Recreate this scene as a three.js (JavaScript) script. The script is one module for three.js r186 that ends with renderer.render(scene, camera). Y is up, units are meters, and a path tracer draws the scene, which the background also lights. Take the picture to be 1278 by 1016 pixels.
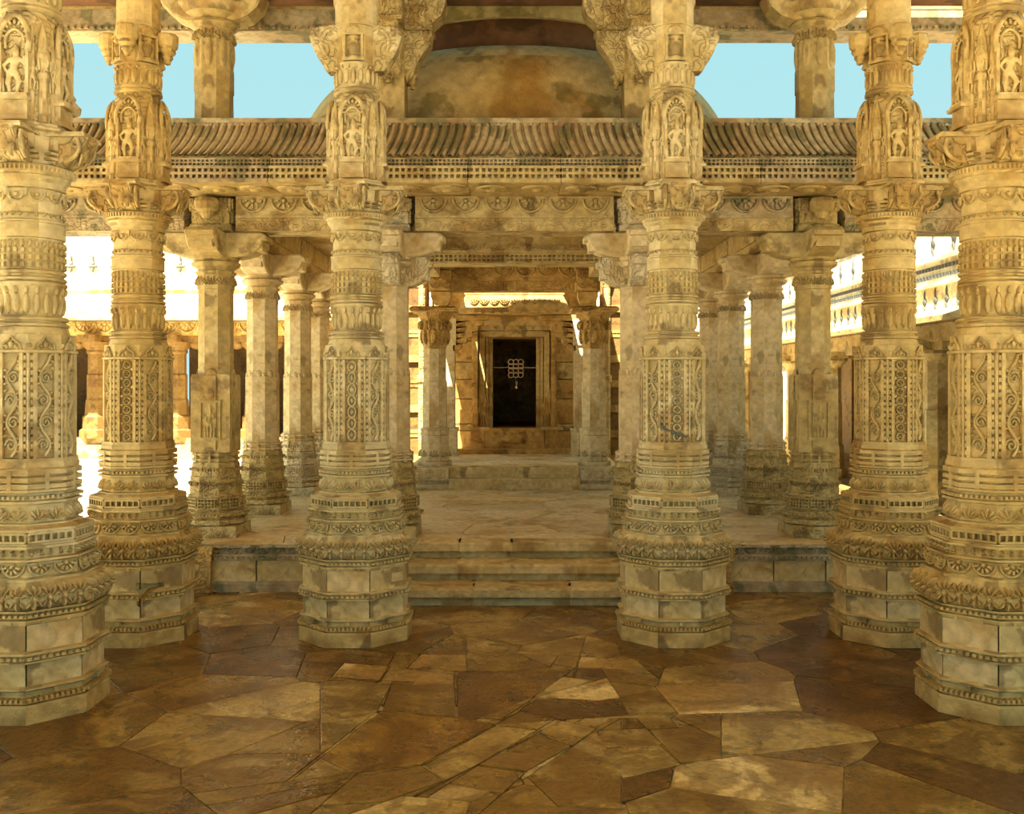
import * as THREE from 'three';
import { mergeGeometries } from 'three/addons/utils/BufferGeometryUtils.js';
import { MarchingCubes } from 'three/addons/objects/MarchingCubes.js';
import { Brush, Evaluator, SUBTRACTION } from 'three-bvh-csg';

// ---------------------------------------------------------------- camera, sky, sun, exposure
const W = 1278, H = 1016, F = 1234, CX = 642, HY = 478, EYE = 1.6;
const scene = new THREE.Scene();
const camera = new THREE.PerspectiveCamera(2 * Math.atan(H / 2 / F) * 180 / Math.PI, W / H, 0.1, 200);
camera.position.set(0, EYE, 0);
camera.lookAt(0, EYE, -1);
camera.setViewOffset(W, H, W / 2 - CX, H / 2 - HY, W, H);   // shifted lens, uprights stay upright

{ // clear sky: turquoise, paler low down
  const w = 8, h = 64, d = new Float32Array(w * h * 4);
  for (let j = 0; j < h; j++) {
    const el = ((j + 0.5) / h - 0.5) * Math.PI, t = Math.min(1, Math.max(0, Math.sin(el)));
    const k = Math.pow(t, 0.6);
    const c = [0.62 - 0.32 * k, 0.92 - 0.16 * k, 0.93 - 0.06 * k];
    for (let i = 0; i < w; i++) d.set([c[0], c[1], c[2], 1], (j * w + i) * 4);
  }
  const t = new THREE.DataTexture(d, w, h, THREE.RGBAFormat, THREE.FloatType);
  t.mapping = THREE.EquirectangularReflectionMapping; t.magFilter = t.minFilter = THREE.LinearFilter; t.needsUpdate = true;
  scene.background = t; scene.environment = t;
}
const sun = new THREE.DirectionalLight(new THREE.Color(1.0, 0.89, 0.69), 37);
sun.position.set(-3.6, 16, 8); sun.target.position.set(0, 0, -8);
sun.position.add(sun.target.position);
sun.castShadow = true; sun.shadow.mapSize.set(4096, 4096);
Object.assign(sun.shadow.camera, { left: -22, right: 22, top: 22, bottom: -22, near: 0.5, far: 60 });
scene.add(sun, sun.target);
const renderer = new THREE.WebGLRenderer({ antialias: true });
renderer.toneMapping = THREE.LinearToneMapping;
renderer.toneMappingExposure = 0.96;
renderer.shadowMap.enabled = true;

// ---------------------------------------------------------------- small tools
const PI = Math.PI, TAU = PI * 2;
function rng(seed) { let a = seed >>> 0; return () => { a = (a + 0x6D2B79F5) | 0; let t = Math.imul(a ^ (a >>> 15), 1 | a); t = (t + Math.imul(t ^ (t >>> 7), 61 | t)) ^ t; return ((t ^ (t >>> 14)) >>> 0) / 4294967296; }; }
const lerp = (a, b, t) => a + (b - a) * t, clamp = (x, a = 0, b = 1) => Math.min(b, Math.max(a, x));
const smooth = (a, b, x) => { const t = clamp((x - a) / (b - a)); return t * t * (3 - 2 * t); };
const ni = g => { const r = g.index ? g.toNonIndexed() : g; for (const k of Object.keys(r.attributes)) if (k !== 'position' && k !== 'normal') r.deleteAttribute(k); if (!r.attributes.normal) r.computeVertexNormals(); r.clearGroups(); r.morphAttributes = {}; return r; };
const _e = new THREE.Euler(), _q = new THREE.Quaternion();
function mat(x = 0, y = 0, z = 0, rx = 0, ry = 0, rz = 0, sx = 1, sy = sx, sz = sx) {
  return new THREE.Matrix4().compose(new THREE.Vector3(x, y, z), new THREE.Quaternion().setFromEuler(new THREE.Euler(rx, ry, rz, 'YXZ')), new THREE.Vector3(sx, sy, sz));
}
const at = (g, ...a) => g.applyMatrix4(mat(...a));
const copyAt = (g, m) => g.clone().applyMatrix4(m);
const box = (w, h, d, x = 0, y = 0, z = 0, ry = 0, rx = 0, rz = 0) => at(ni(new THREE.BoxGeometry(w, h, d)), x, y, z, rx, ry, rz);
const span = (x0, x1, y0, y1, z0, z1) => box(Math.abs(x1 - x0), Math.abs(y1 - y0), Math.abs(z1 - z0), (x0 + x1) / 2, (y0 + y1) / 2, (z0 + z1) / 2);
const ball = (sx, sy, sz, x, y, z, rz = 0, a = 7, b = 5) => at(ni(new THREE.SphereGeometry(1, a, b)), x, y, z, 0, 0, rz, sx, sy, sz);
const tube = (pts, r, seg = 24, rad = 4, closed = false) => ni(new THREE.TubeGeometry(new THREE.CatmullRomCurve3(pts.map(p => new THREE.Vector3(...p)), closed), seg, r, rad, closed));
const flat = l => l.flat(Infinity);
const join = (...l) => { const a = flat(l); return a.length === 1 ? a[0] : mergeGeometries(a); };
function extrude(pts, depth, bevel = 0.004) {   // outline in x,y; centred on z
  const s = new THREE.Shape(pts.map(p => new THREE.Vector2(...p)));
  const g = new THREE.ExtrudeGeometry(s, { depth: depth - 2 * bevel, bevelEnabled: bevel > 0, bevelThickness: bevel, bevelSize: bevel, bevelSegments: 1, steps: 1 });
  return at(ni(g), 0, 0, -depth / 2 + bevel);
}
// a turned or many-sided shape: r is the distance to the middle of a side
function turn(prof, n = 24, phase = null) {
  const pos = [], nor = [], round = n >= 20, ph = phase ?? (round ? 0 : PI / n), k = round ? 1 : 1 / Math.cos(PI / n);
  const P = (r, y, i) => [Math.sin(i / n * TAU + ph) * r * k, y, Math.cos(i / n * TAU + ph) * r * k];
  const tri = (a, b, c, na, nb, nc) => { pos.push(...a, ...b, ...c); nor.push(...na, ...nb, ...nc); };
  for (let s = 0; s < prof.length - 1; s++) {
    const [r0, y0] = prof[s], [r1, y1] = prof[s + 1], dl = Math.hypot(r1 - r0, y1 - y0) || 1, nr = (y1 - y0) / dl, ny = -(r1 - r0) / dl;
    for (let i = 0; i < n; i++) {
      const a = P(r0, y0, i), b = P(r0, y0, i + 1), c = P(r1, y1, i + 1), d = P(r1, y1, i);
      const N = j => [Math.sin(j / n * TAU + ph) * nr, ny, Math.cos(j / n * TAU + ph) * nr];
      const n0 = round ? N(i) : N(i + 0.5), n1 = round ? N(i + 1) : n0;
      if (r0 > 1e-6) tri(a, b, c, n0, n1, n1);
      if (r1 > 1e-6) tri(a, c, d, n0, n1, n0);
    }
  }
  for (const [s, ny] of [[0, -1], [prof.length - 1, 1]]) {
    const [r, y] = prof[s]; if (r < 1e-6) continue;
    for (let i = 0; i < n; i++) { const a = P(r, y, i), b = P(r, y, i + 1), o = [0, y, 0], m = [0, ny, 0]; if (ny > 0) tri(a, b, o, m, m, m); else tri(b, a, o, m, m, m); }
  }
  const g = new THREE.BufferGeometry();
  g.setAttribute('position', new THREE.Float32BufferAttribute(pos, 3)); g.setAttribute('normal', new THREE.Float32BufferAttribute(nor, 3));
  return g;
}
function boxUV(g, ox = 0, oy = 0) {   // uv in metres, from the side each face points to
  const p = g.attributes.position.array, n = p.length / 3, uv = new Float32Array(n * 2), a = new THREE.Vector3(), b = new THREE.Vector3(), c = new THREE.Vector3();
  for (let i = 0; i < n; i += 3) {
    a.fromArray(p, i * 3); b.fromArray(p, i * 3 + 3).sub(a); c.fromArray(p, i * 3 + 6).sub(a); b.cross(c);
    const x = Math.abs(b.x) * 1.01, y = Math.abs(b.y), z = Math.abs(b.z);
    for (let j = i; j < i + 3; j++) {
      const X = p[j * 3], Y = p[j * 3 + 1], Z = p[j * 3 + 2];
      uv[j * 2] = ox + (x > y && x > z ? Z + 0.37 : X); uv[j * 2 + 1] = oy + (y >= x && y > z ? Z + 0.53 : Y);
    }
  }
  g.setAttribute('uv', new THREE.BufferAttribute(uv, 2));
  return g;
}
const taken = new Map();
function numbered(name) { const k = taken.get(name) ?? 0; taken.set(name, k + 1); return k ? name + '_' + String(k).padStart(3, '0') : name; }
function mk(name, geo, material, parent = scene, ox = 0, oy = 0) {
  const g = Array.isArray(geo) ? join(geo) : geo;
  if (!g.attributes.uv) boxUV(g, ox, oy);
  const m = new THREE.Mesh(g, material);
  if (parent !== scene && /^(stud_carving|dancer_carving|fret_carving|bead_strips|panel_frames|curved_ribs|lotus_petals|pierced_rows|leaf_flecks)$/.test(name)) m.userData.kind = 'stuff';
  m.name = parent === scene ? numbered(name) : name; m.castShadow = m.receiveShadow = true; parent.add(m);
  return m;
}
function thing(name, label, category, x = 0, y = 0, z = 0, ry = 0, group) {
  const o = new THREE.Group(); o.name = numbered(name); o.position.set(x, y, z); o.rotation.y = ry;
  const pair = group && !group.startsWith('carved columns of the hall');   // matching pairs are told apart by the court they stand towards
  o.userData = { label: pair ? label + (x < 0 ? ', open-court side' : ', long-cloister side') : label, category, kind: 'thing' }; if (group) o.userData.group = group; scene.add(o); return o;
}
function part(name, parent) { const o = new THREE.Group(); o.name = name; parent.add(o); return o; }
function tag(o, label, category, group) { o.userData = { ...o.userData, label, category }; if (group) o.userData.group = group; return o; }
function struct(name, geo, material, label, category) { const m = mk(name, geo, material); m.userData = { kind: 'structure', label, category }; return m; }
const px = (x, D) => (x - CX) * D / F, hy = (y, D) => EYE - (y - HY) * D / F;   // picture position at distance D
const ground = (x, y, h = 0) => { const D = (EYE - h) * F / (y - HY); return [px(x, D), D]; };

// ---------------------------------------------------------------- textures
function noiseGrid(seed, p) { const r = rng(seed), a = new Float32Array(p * p); for (let i = 0; i < p * p; i++) a[i] = r(); return a; }
const grids = new Map();
function vnoise(u, v, p, seed) {   // tiles over 0..1
  const key = seed * 4096 + p; let g = grids.get(key); if (!g) grids.set(key, g = noiseGrid(key, p));
  u *= p; v *= p; let x = Math.floor(u), y = Math.floor(v), fx = u - x, fy = v - y; fx = fx * fx * (3 - 2 * fx); fy = fy * fy * (3 - 2 * fy);
  x = ((x % p) + p) % p; y = ((y % p) + p) % p; const x1 = (x + 1) % p, y1 = (y + 1) % p;
  const a = g[y * p + x], b = g[y * p + x1], c = g[y1 * p + x], d = g[y1 * p + x1];
  return a + (b - a) * fx + (c - a) * fy + (a - b - c + d) * fx * fy;
}
function fbm(u, v, p, oct, seed) { let s = 0, w = 0.5, t = 0; for (let o = 0; o < oct; o++) { s += w * vnoise(u, v, p, seed + o); t += w; w *= 0.5; p *= 2; } return s / t; }
const toS = c => 255 * (c <= 0.0031308 ? c * 12.92 : 1.055 * Math.pow(c, 1 / 2.4) - 0.055);
function dataTex(n, fn, color, metres) {
  const d = new Uint8Array(n * n * 4), o = [0, 0, 0];
  for (let j = 0; j < n; j++) for (let i = 0; i < n; i++) {
    fn(i / n, j / n, o); const k = (j * n + i) * 4;
    for (let c = 0; c < 3; c++) d[k + c] = color ? toS(clamp(o[c])) : 255 * clamp(o[c]); d[k + 3] = 255;
  }
  const t = new THREE.DataTexture(d, n, n); t.wrapS = t.wrapT = THREE.RepeatWrapping; t.magFilter = THREE.LinearFilter; t.minFilter = THREE.LinearMipmapLinearFilter; t.generateMipmaps = true;
  if (color) t.colorSpace = THREE.SRGBColorSpace; t.repeat.set(1 / metres, 1 / metres); t.needsUpdate = true; return t;
}
const mix3 = (o, a, b, t) => { for (let c = 0; c < 3; c++) o[c] = lerp(a[c], b[c], t); return o; };
function stoneTex(seed, pal, opts = {}) {   // pal: pale, warm, stain, grime
  const { stain = 0.55, grime = 0.62, vein = 0.35, size = 768, metres = 1.5 } = opts;
  return dataTex(size, (u, v, o) => {
    const w = fbm(u, v, 3, 4, seed) - 0.5, a = fbm(u + w * 0.25, v + w * 0.25, 3, 5, seed + 11), b = fbm(u + w * 0.1, v, 5, 5, seed + 23), f = fbm(u, v, 40, 3, seed + 37), g = fbm(u, v, 11, 5, seed + 51);
    mix3(o, pal[0], pal[1], smooth(0.32, 0.66, a));
    mix3(o, o, pal[2], 0.75 * smooth(stain, stain + 0.16, b));
    mix3(o, o, pal[3], 0.7 * smooth(grime, grime + 0.12, g));
    const vn = Math.abs(fbm(u + w * 0.5, v * 1.0, 4, 4, seed + 71) - 0.5); mix3(o, o, pal[2], vein * (1 - smooth(0, 0.022, vn)));
    const k = 0.68 + 0.64 * f; o[0] *= k; o[1] *= k; o[2] *= k;
  }, true, metres);
}
const T = {
  warm: stoneTex(3, [[0.58, 0.495, 0.29], [0.48, 0.38, 0.175], [0.33, 0.21, 0.065], [0.18, 0.125, 0.05]], { stain: 0.53, grime: 0.6 }),
  white: stoneTex(7, [[0.63, 0.56, 0.41], [0.54, 0.46, 0.29], [0.40, 0.28, 0.11], [0.26, 0.22, 0.13]], { stain: 0.56, grime: 0.64 }),
  moss: stoneTex(13, [[0.46, 0.39, 0.24], [0.40, 0.29, 0.15], [0.26, 0.15, 0.06], [0.11, 0.12, 0.05]], { stain: 0.56, grime: 0.53 }),
  plaster: stoneTex(19, [[0.52, 0.40, 0.18], [0.42, 0.29, 0.09], [0.30, 0.15, 0.02], [0.17, 0.13, 0.03]], { stain: 0.5, grime: 0.58, vein: 0.1, metres: 2.4 }),
  floor: dataTex(1024, (u, v, o) => {   // polished stone with drawn-out grain
    const w = fbm(u, v, 3, 4, 101) - 0.5, a = fbm(u + w * 0.3, v + w * 0.3, 4, 6, 111), b = fbm(u + 0.3 * w, v + 0.2 * w, 3, 6, 121), f = fbm(u, v, 90, 3, 131), s = fbm(u + w * 0.2, v * 4 + w * 1.5, 4, 5, 141), e = fbm(u, v, 24, 4, 151);
    mix3(o, [0.64, 0.53, 0.30], [0.47, 0.35, 0.14], smooth(0.3, 0.7, a));
    mix3(o, o, [0.26, 0.15, 0.04], 0.8 * smooth(0.48, 0.62, b));
    mix3(o, o, [0.20, 0.12, 0.04], 0.6 * smooth(0.58, 0.7, s));
    mix3(o, o, [0.72, 0.63, 0.42], 0.45 * smooth(0.6, 0.74, 1 - s));
    mix3(o, o, [0.18, 0.11, 0.04], 0.5 * smooth(0.58, 0.68, e));
    const k = 0.6 + 0.8 * f; o[0] *= k; o[1] *= k; o[2] *= k;
  }, true, 1.7),
};
const B = {
  grain: dataTex(512, (u, v, o) => { const f = 0.5 * fbm(u, v, 12, 5, 301) + 0.5 * fbm(u, v, 60, 3, 311); o[0] = o[1] = o[2] = f; }, false, 0.6),
  carved: dataTex(768, (u, v, o) => {   // close-set chiselled tendrils
    const w = fbm(u, v, 12, 2, 401) - 0.5, a = Math.abs(fbm(u + w * 0.05, v + w * 0.05, 22, 2, 411) - 0.5), b = fbm(u, v, 70, 2, 421);
    o[0] = o[1] = o[2] = 0.85 * Math.sqrt(smooth(0.0, 0.2, a)) + 0.15 * b;
  }, false, 0.75),
  floor: dataTex(768, (u, v, o) => { const w = fbm(u, v, 4, 4, 501); const f = 0.6 * fbm(u, v, 7, 5, 511) + 0.25 * w + 0.15 * fbm(u, v, 90, 2, 521); o[0] = o[1] = o[2] = f; }, false, 1.1),
};
const rough = dataTex(512, (u, v, o) => { const f = fbm(u, v, 6, 5, 601); o[0] = 0; o[1] = lerp(0.5, 1.0, smooth(0.3, 0.7, f)); o[2] = 0; }, false, 1.3);
const stone = (map, color, bump = B.grain, bs = 0.006, r = 0.7) => new THREE.MeshStandardMaterial({ map, color: new THREE.Color().setRGB(...color), bumpMap: bump, bumpScale: bs, roughness: r });
const M = {
  cool: stone(T.warm, [1.0, 1.0, 0.98]), coolC: stone(T.warm, [1.0, 1.0, 0.98], B.carved, 0.012),
  stained: stone(T.warm, [0.98, 0.78, 0.46]), honey: stone(T.warm, [1.02, 0.93, 0.74]), gold: stone(T.warm, [1.0, 0.88, 0.62]), goldC: stone(T.warm, [1.0, 0.88, 0.62], B.carved, 0.012),
  block: [stone(T.white, [1.0, 0.86, 0.58]), stone(T.warm, [1.08, 1.0, 0.84]), stone(T.warm, [1.0, 0.9, 0.7])],
  white: stone(T.white, [1.02, 0.95, 0.8]), whiteC: stone(T.white, [1, 0.97, 0.9], B.carved, 0.012), tan: stone(T.warm, [0.9, 0.84, 0.68]), tanC: stone(T.warm, [0.9, 0.84, 0.68], B.carved, 0.012),
  moss: stone(T.moss, [1, 1, 1]), mossC: stone(T.moss, [1, 1, 1], B.carved, 0.01), beam: stone(T.warm, [0.88, 0.8, 0.62]), beamC: stone(T.warm, [0.88, 0.8, 0.62], B.carved, 0.008),
  plaster: stone(T.plaster, [1, 1, 1], B.grain, 0.008, 0.9), redBrown: stone(T.plaster, [0.3, 0.17, 0.12], B.grain, 0.008, 0.9),  // second tone is a darker red-brown version of the plaster
  shadedStone: stone(T.warm, [0.3, 0.21, 0.1]), umber: stone(T.warm, [0.4, 0.28, 0.12]), ochre: stone(T.warm, [0.9, 0.68, 0.36]), ochreC: stone(T.warm, [0.9, 0.68, 0.36], B.carved, 0.012),  // first tone has the shade of the arcade interiors painted into it
  lime: stone(T.white, [1.4, 1.45, 1.65], B.grain, 0.003, 0.8), court: stone(T.white, [1.05, 1.05, 1.05], B.grain, 0.004, 0.8),
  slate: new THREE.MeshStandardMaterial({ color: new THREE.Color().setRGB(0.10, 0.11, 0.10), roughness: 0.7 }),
  brass: new THREE.MeshStandardMaterial({ color: new THREE.Color().setRGB(0.75, 0.6, 0.4), roughness: 0.4, metalness: 0.6 }),
};
console.log('textures');

// ---------------------------------------------------------------- carving vocabulary, laid out on one side (x along, y up, z out)
const studs = (w, y0, y1, n, rows = 1, dep0 = 0.012, fill = 0.5) => { const dep = dep0 * 1.8; const l = [], h = (y1 - y0) / rows; for (let r = 0; r < rows; r++) for (let i = 0; i < n; i++) l.push(box(w / n * fill, h * fill, dep, (i + 0.5) / n * w - w / 2, y0 + (r + 0.5) * h, dep / 2)); return l; };
const lattice = (w, y0, y1, n, rows = 1, dep0 = 0.014, bar = 0.3) => { const dep = dep0 * 1.4; const l = [], h = (y1 - y0) / rows; for (let r = 0; r <= rows; r++) l.push(box(w, h * bar, dep, 0, y0 + r * h, dep / 2)); for (let i = 0; i <= n; i++) l.push(box(w / n * bar, y1 - y0, dep * 0.9, i / n * w - w / 2, (y0 + y1) / 2, dep * 0.45)); return l; };
function arcs(w, y0, y1, n, dep0 = 0.014, f = 0.86) {
  const l = [], s = w / n, R = Math.min(s * 0.46, (y1 - y0) * f), dep = dep0 * 1.5;
  for (let i = 0; i < n; i++) {
    const x = (i + 0.5) * s - w / 2, y = y1 - (y1 - y0 - R) * 0.35;
    l.push(at(ni(new THREE.TorusGeometry(R, R * 0.13, 4, 10, PI)), x, y, dep * 0.3, 0, 0, PI));
    for (let k = 0; k < 5; k++) { const a = PI + (k + 0.5) / 5 * PI; l.push(at(box(R * 0.16, R * 0.38, dep, 0, R * 0.6, dep * 0.35), x, y, 0, 0, 0, a - PI / 2)); }
    l.push(ball(R * 0.24, R * 0.24, dep, x, y - R * 0.12, 0, 0, 6, 4));
  }
  return l;
}
function fans(w, y0, y1, n, dep0 = 0.014) {
  const dep = dep0 * 1.5, l = [], s = w / n, h = y1 - y0;
  for (let i = 0; i < n; i++) { const x = (i + 0.5) * s - w / 2; for (let k = -2; k <= 2; k++) { const a = -k * 0.5, L = h * (0.95 - 0.1 * Math.abs(k)); l.push(at(ball(s * 0.085, L * 0.44, dep, 0, L * 0.54, 0, 0, 6, 4), x, y0, 0, 0, 0, a)); } }
  return l;
}
function leaves(w, y0, y1, n, dep = 0.03) {   // open lotus on a pointed leaf
  const l = [], s = w / n, h = y1 - y0;
  for (let i = 0; i < n; i++) {
    const x = (i + 0.5) * s - w / 2, yc = y0 + h * 0.4;
    l.push(ball(s * 0.2, h * 0.13, dep * 1.15, x, yc, 0, 0, 8, 5), ball(s * 0.13, h * 0.2, dep * 0.8, x, y0 + h * 0.16, 0, 0, 6, 4));
    for (let k = -2; k <= 2; k++) l.push(at(ball(s * 0.085, h * 0.2, dep * 0.9, 0, h * 0.34, 0, 0, 6, 4), x, yc, 0, 0, 0, -k * 0.52));
    for (const e of [-1, 1]) l.push(ball(s * 0.1, h * 0.17, dep * 0.7, x + e * s * 0.36, y0 + h * 0.22, 0, e * 0.6, 6, 4));
  }
  return l;
}
function dancers(w, y0, y1, n, dep0 = 0.016) {   // tiny row of figures: head, trunk, two limbs
  const dep = dep0 * 1.4, l = [], s = w / n, h = y1 - y0;
  for (let i = 0; i < n; i++) { const x = (i + 0.5) * s - w / 2, t = (i % 2 ? 1 : -1) * 0.25; l.push(ball(h * 0.13, h * 0.14, dep, x, y0 + h * 0.82, 0, 0, 5, 4), ball(h * 0.16, h * 0.25, dep, x, y0 + h * 0.5, 0, t, 6, 4), ball(s * 0.3, h * 0.1, dep * 0.8, x + t * s * 0.3, y0 + h * 0.2, 0, t, 6, 4)); }
  return l;
}
const on8 = (a, list, off = 0, dz = 1.5) => { const g = join(list).scale(1, 1, dz), l = []; for (let k = 0; k < 8; k++) l.push(copyAt(g, mat(Math.sin((k + off) * PI / 4) * a, 0, Math.cos((k + off) * PI / 4) * a, 0, (k + off) * PI / 4))); return l; };
const onN = (n, a, list) => { const g = join(list).scale(1, 1, 1.5), l = []; for (let k = 0; k < n; k++) l.push(copyAt(g, mat(Math.sin(k / n * TAU) * a, 0, Math.cos(k / n * TAU) * a, 0, k / n * TAU))); return l; };
const side = a => 2 * a * Math.tan(PI / 8);

// carved figures: one continuous surface each
function figureGeo(bones, res, scale) {
  const mc = new MarchingCubes(res, new THREE.MeshStandardMaterial(), false, false, 40000), hf = res / 2;
  mc.isolation = 0;
  for (let z = 0; z < res; z++) for (let y = 0; y < res; y++) for (let x = 0; x < res; x++) {
    const p = [(x - hf) / hf, (y - hf) / hf, (z - hf) / hf]; let d = 9;
    for (const [a, b, r0, r1] of bones) {
      const ab = [b[0] - a[0], b[1] - a[1], b[2] - a[2]], ap = [p[0] - a[0], p[1] - a[1], p[2] - a[2]], L = ab[0] ** 2 + ab[1] ** 2 + ab[2] ** 2;
      const t = L ? clamp((ap[0] * ab[0] + ap[1] * ab[1] + ap[2] * ab[2]) / L) : 0;
      const e = Math.hypot(ap[0] - ab[0] * t, ap[1] - ab[1] * t, ap[2] - ab[2] * t) - lerp(r0, r1, t), k = 0.05, h = clamp(0.5 + 0.5 * (d - e) / k);
      d = lerp(d, e, h) - k * h * (1 - h);
    }
    mc.field[x + y * res + z * res * res] = -d;
  }
  mc.update();
  const g = new THREE.BufferGeometry(), n = mc.count;
  g.setAttribute('position', new THREE.BufferAttribute(mc.positionArray.slice(0, n * 3), 3)); g.computeVertexNormals();
  const nn = mc.normalArray.slice(0, n * 3); for (let i = 0; i < n; i++) { const L = Math.hypot(nn[i * 3], nn[i * 3 + 1], nn[i * 3 + 2]) || 1; for (let c = 0; c < 3; c++) nn[i * 3 + c] /= L; }
  g.setAttribute('normal', new THREE.BufferAttribute(nn, 3));
  return at(g, 0, 0, 0, 0, 0, 0, scale);
}
const standing = figureGeo([   // swaying figure with tall crown, one arm raised; unit cube, feet at y=-0.92
  [[0.06, 0.46, 0], [0.06, 0.58, 0.02], 0.085, 0.11], [[0.06, 0.68, 0], [0.05, 0.86, 0], 0.1, 0.03], [[0.05, 0.36, 0], [0.06, 0.46, 0], 0.06, 0.06],
  [[-0.1, 0.3, 0], [0.2, 0.3, 0], 0.08, 0.08], [[0.05, 0.28, 0], [0.0, 0.02, 0], 0.15, 0.1], [[0, 0, 0], [-0.04, -0.14, 0], 0.11, 0.16],
  [[-0.12, -0.18, 0], [-0.16, -0.52, 0.08], 0.11, 0.075], [[-0.16, -0.52, 0.08], [-0.12, -0.86, 0], 0.075, 0.05], [[-0.12, -0.88, 0], [-0.18, -0.9, 0.1], 0.05, 0.04],
  [[0.06, -0.18, 0], [0.2, -0.5, 0.1], 0.11, 0.075], [[0.2, -0.5, 0.1], [0.1, -0.86, 0], 0.075, 0.05], [[0.1, -0.88, 0], [0.2, -0.9, 0.1], 0.05, 0.04],
  [[-0.12, 0.3, 0], [-0.3, 0.1, 0.04], 0.07, 0.055], [[-0.3, 0.1, 0.04], [-0.22, -0.12, 0.1], 0.055, 0.04], [[0.22, 0.3, 0], [0.36, 0.14, 0.04], 0.07, 0.055], [[0.36, 0.14, 0.04], [0.34, 0.42, 0.08], 0.05, 0.04],
  [[-0.34, -0.88, 0], [-0.36, -0.5, 0.02], 0.07, 0.06], [[-0.36, -0.44, 0.02], [-0.36, -0.38, 0.02], 0.07, 0.06], [[0.38, -0.88, 0], [0.38, -0.56, 0.02], 0.07, 0.06], [[0.38, -0.48, 0.02], [0.38, -0.44, 0.02], 0.07, 0.06],
], 44, 1);
const squatting = figureGeo([   // dwarf bearing the weight above, knees wide
  [[0, 0.42, 0.12], [0, 0.52, 0.14], 0.17, 0.16], [[-0.3, 0.2, 0], [0.3, 0.2, 0], 0.14, 0.14], [[0, 0.16, 0], [0, -0.3, 0.06], 0.26, 0.3],
  [[-0.18, -0.4, 0.05], [-0.58, -0.22, 0.2], 0.17, 0.13], [[-0.58, -0.22, 0.2], [-0.42, -0.76, 0.08], 0.13, 0.09], [[0.18, -0.4, 0.05], [0.58, -0.22, 0.2], 0.17, 0.13], [[0.58, -0.22, 0.2], [0.42, -0.76, 0.08], 0.13, 0.09],
  [[-0.34, 0.2, 0], [-0.62, 0.3, 0.05], 0.11, 0.09], [[-0.62, 0.3, 0.05], [-0.52, 0.72, 0.05], 0.09, 0.08], [[0.34, 0.2, 0], [0.62, 0.3, 0.05], 0.11, 0.09], [[0.62, 0.3, 0.05], [0.52, 0.72, 0.05], 0.09, 0.08],
], 30, 1);
console.log('figures', standing.attributes.position.count / 3, squatting.attributes.position.count / 3);

// ---------------------------------------------------------------- floor of the hall
function clip(poly, nx, ny, c) {   // keep nx*x+ny*y<=c
  const o = []; for (let i = 0; i < poly.length; i++) { const a = poly[i], b = poly[(i + 1) % poly.length], da = nx * a[0] + ny * a[1] - c, db = nx * b[0] + ny * b[1] - c; if (da <= 0) o.push(a); if ((da < 0 && db > 0) || (da > 0 && db < 0)) { const t = da / (da - db); o.push([lerp(a[0], b[0], t), lerp(a[1], b[1], t)]); } } return o;
}
const area = p => { let s = 0; for (let i = 0; i < p.length; i++) { const a = p[i], b = p[(i + 1) % p.length]; s += a[0] * b[1] - b[0] * a[1]; } return s / 2; };
function inset(p, d) { let o = p; if (area(p) < 0) o = p.slice().reverse(); let r = o; for (let i = 0; i < o.length; i++) { const a = o[i], b = o[(i + 1) % o.length], L = Math.hypot(b[0] - a[0], b[1] - a[1]); if (L < 1e-5) continue; const nx = (b[1] - a[1]) / L, ny = -(b[0] - a[0]) / L; r = clip(r, nx, ny, nx * a[0] + ny * a[1] - d); if (r.length < 3) return []; } return r; }
function minus(cell, hole) {   // convex cell without a convex hole, as convex pieces
  const h = area(hole) < 0 ? hole.slice().reverse() : hole, out = []; let rest = cell;
  for (let i = 0; i < h.length && rest.length > 2; i++) { const a = h[i], b = h[(i + 1) % h.length], nx = b[1] - a[1], ny = -(b[0] - a[0]), c = nx * a[0] + ny * a[1]; const o = clip(rest, -nx, -ny, -c); if (o.length > 2 && Math.abs(area(o)) > 0.002) out.push(o); rest = clip(rest, nx, ny, c); }
  return rest.length > 2 && Math.abs(area(rest)) > 1e-4 ? out : [cell];
}
function slabGeo(poly, top, thick, gap, seed) {
  const a = inset(poly, gap); let b = inset(poly, gap + 0.003); if (a.length < 3) return null; if (b.length !== a.length) b = a;
  const pos = [], r = rng(seed), ang = r() * TAU, ox = r() * 5, oy = r() * 5, uv = [];
  const push = (...v) => { for (const [x, D, y] of v) { pos.push(x, y, -D); uv.push(ox + x * Math.cos(ang) - D * Math.sin(ang), oy + x * Math.sin(ang) + D * Math.cos(ang)); } };
  const t = b.map(p => [p[0], p[1], top]), e = a.map(p => [p[0], p[1], top - 0.0015]), f = a.map(p => [p[0], p[1], top - thick]);
  for (let i = 1; i < t.length - 1; i++) push(t[0], t[i], t[i + 1]);
  for (let i = 0; i < t.length; i++) { const j = (i + 1) % t.length; push(e[i], e[j], t[j]); push(e[i], t[j], t[i]); push(f[i], f[j], e[j]); push(f[i], e[j], e[i]); }
  const g = new THREE.BufferGeometry(); g.setAttribute('position', new THREE.Float32BufferAttribute(pos, 3)); g.setAttribute('uv', new THREE.Float32BufferAttribute(uv, 2)); g.computeVertexNormals(); return g;
}
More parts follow.
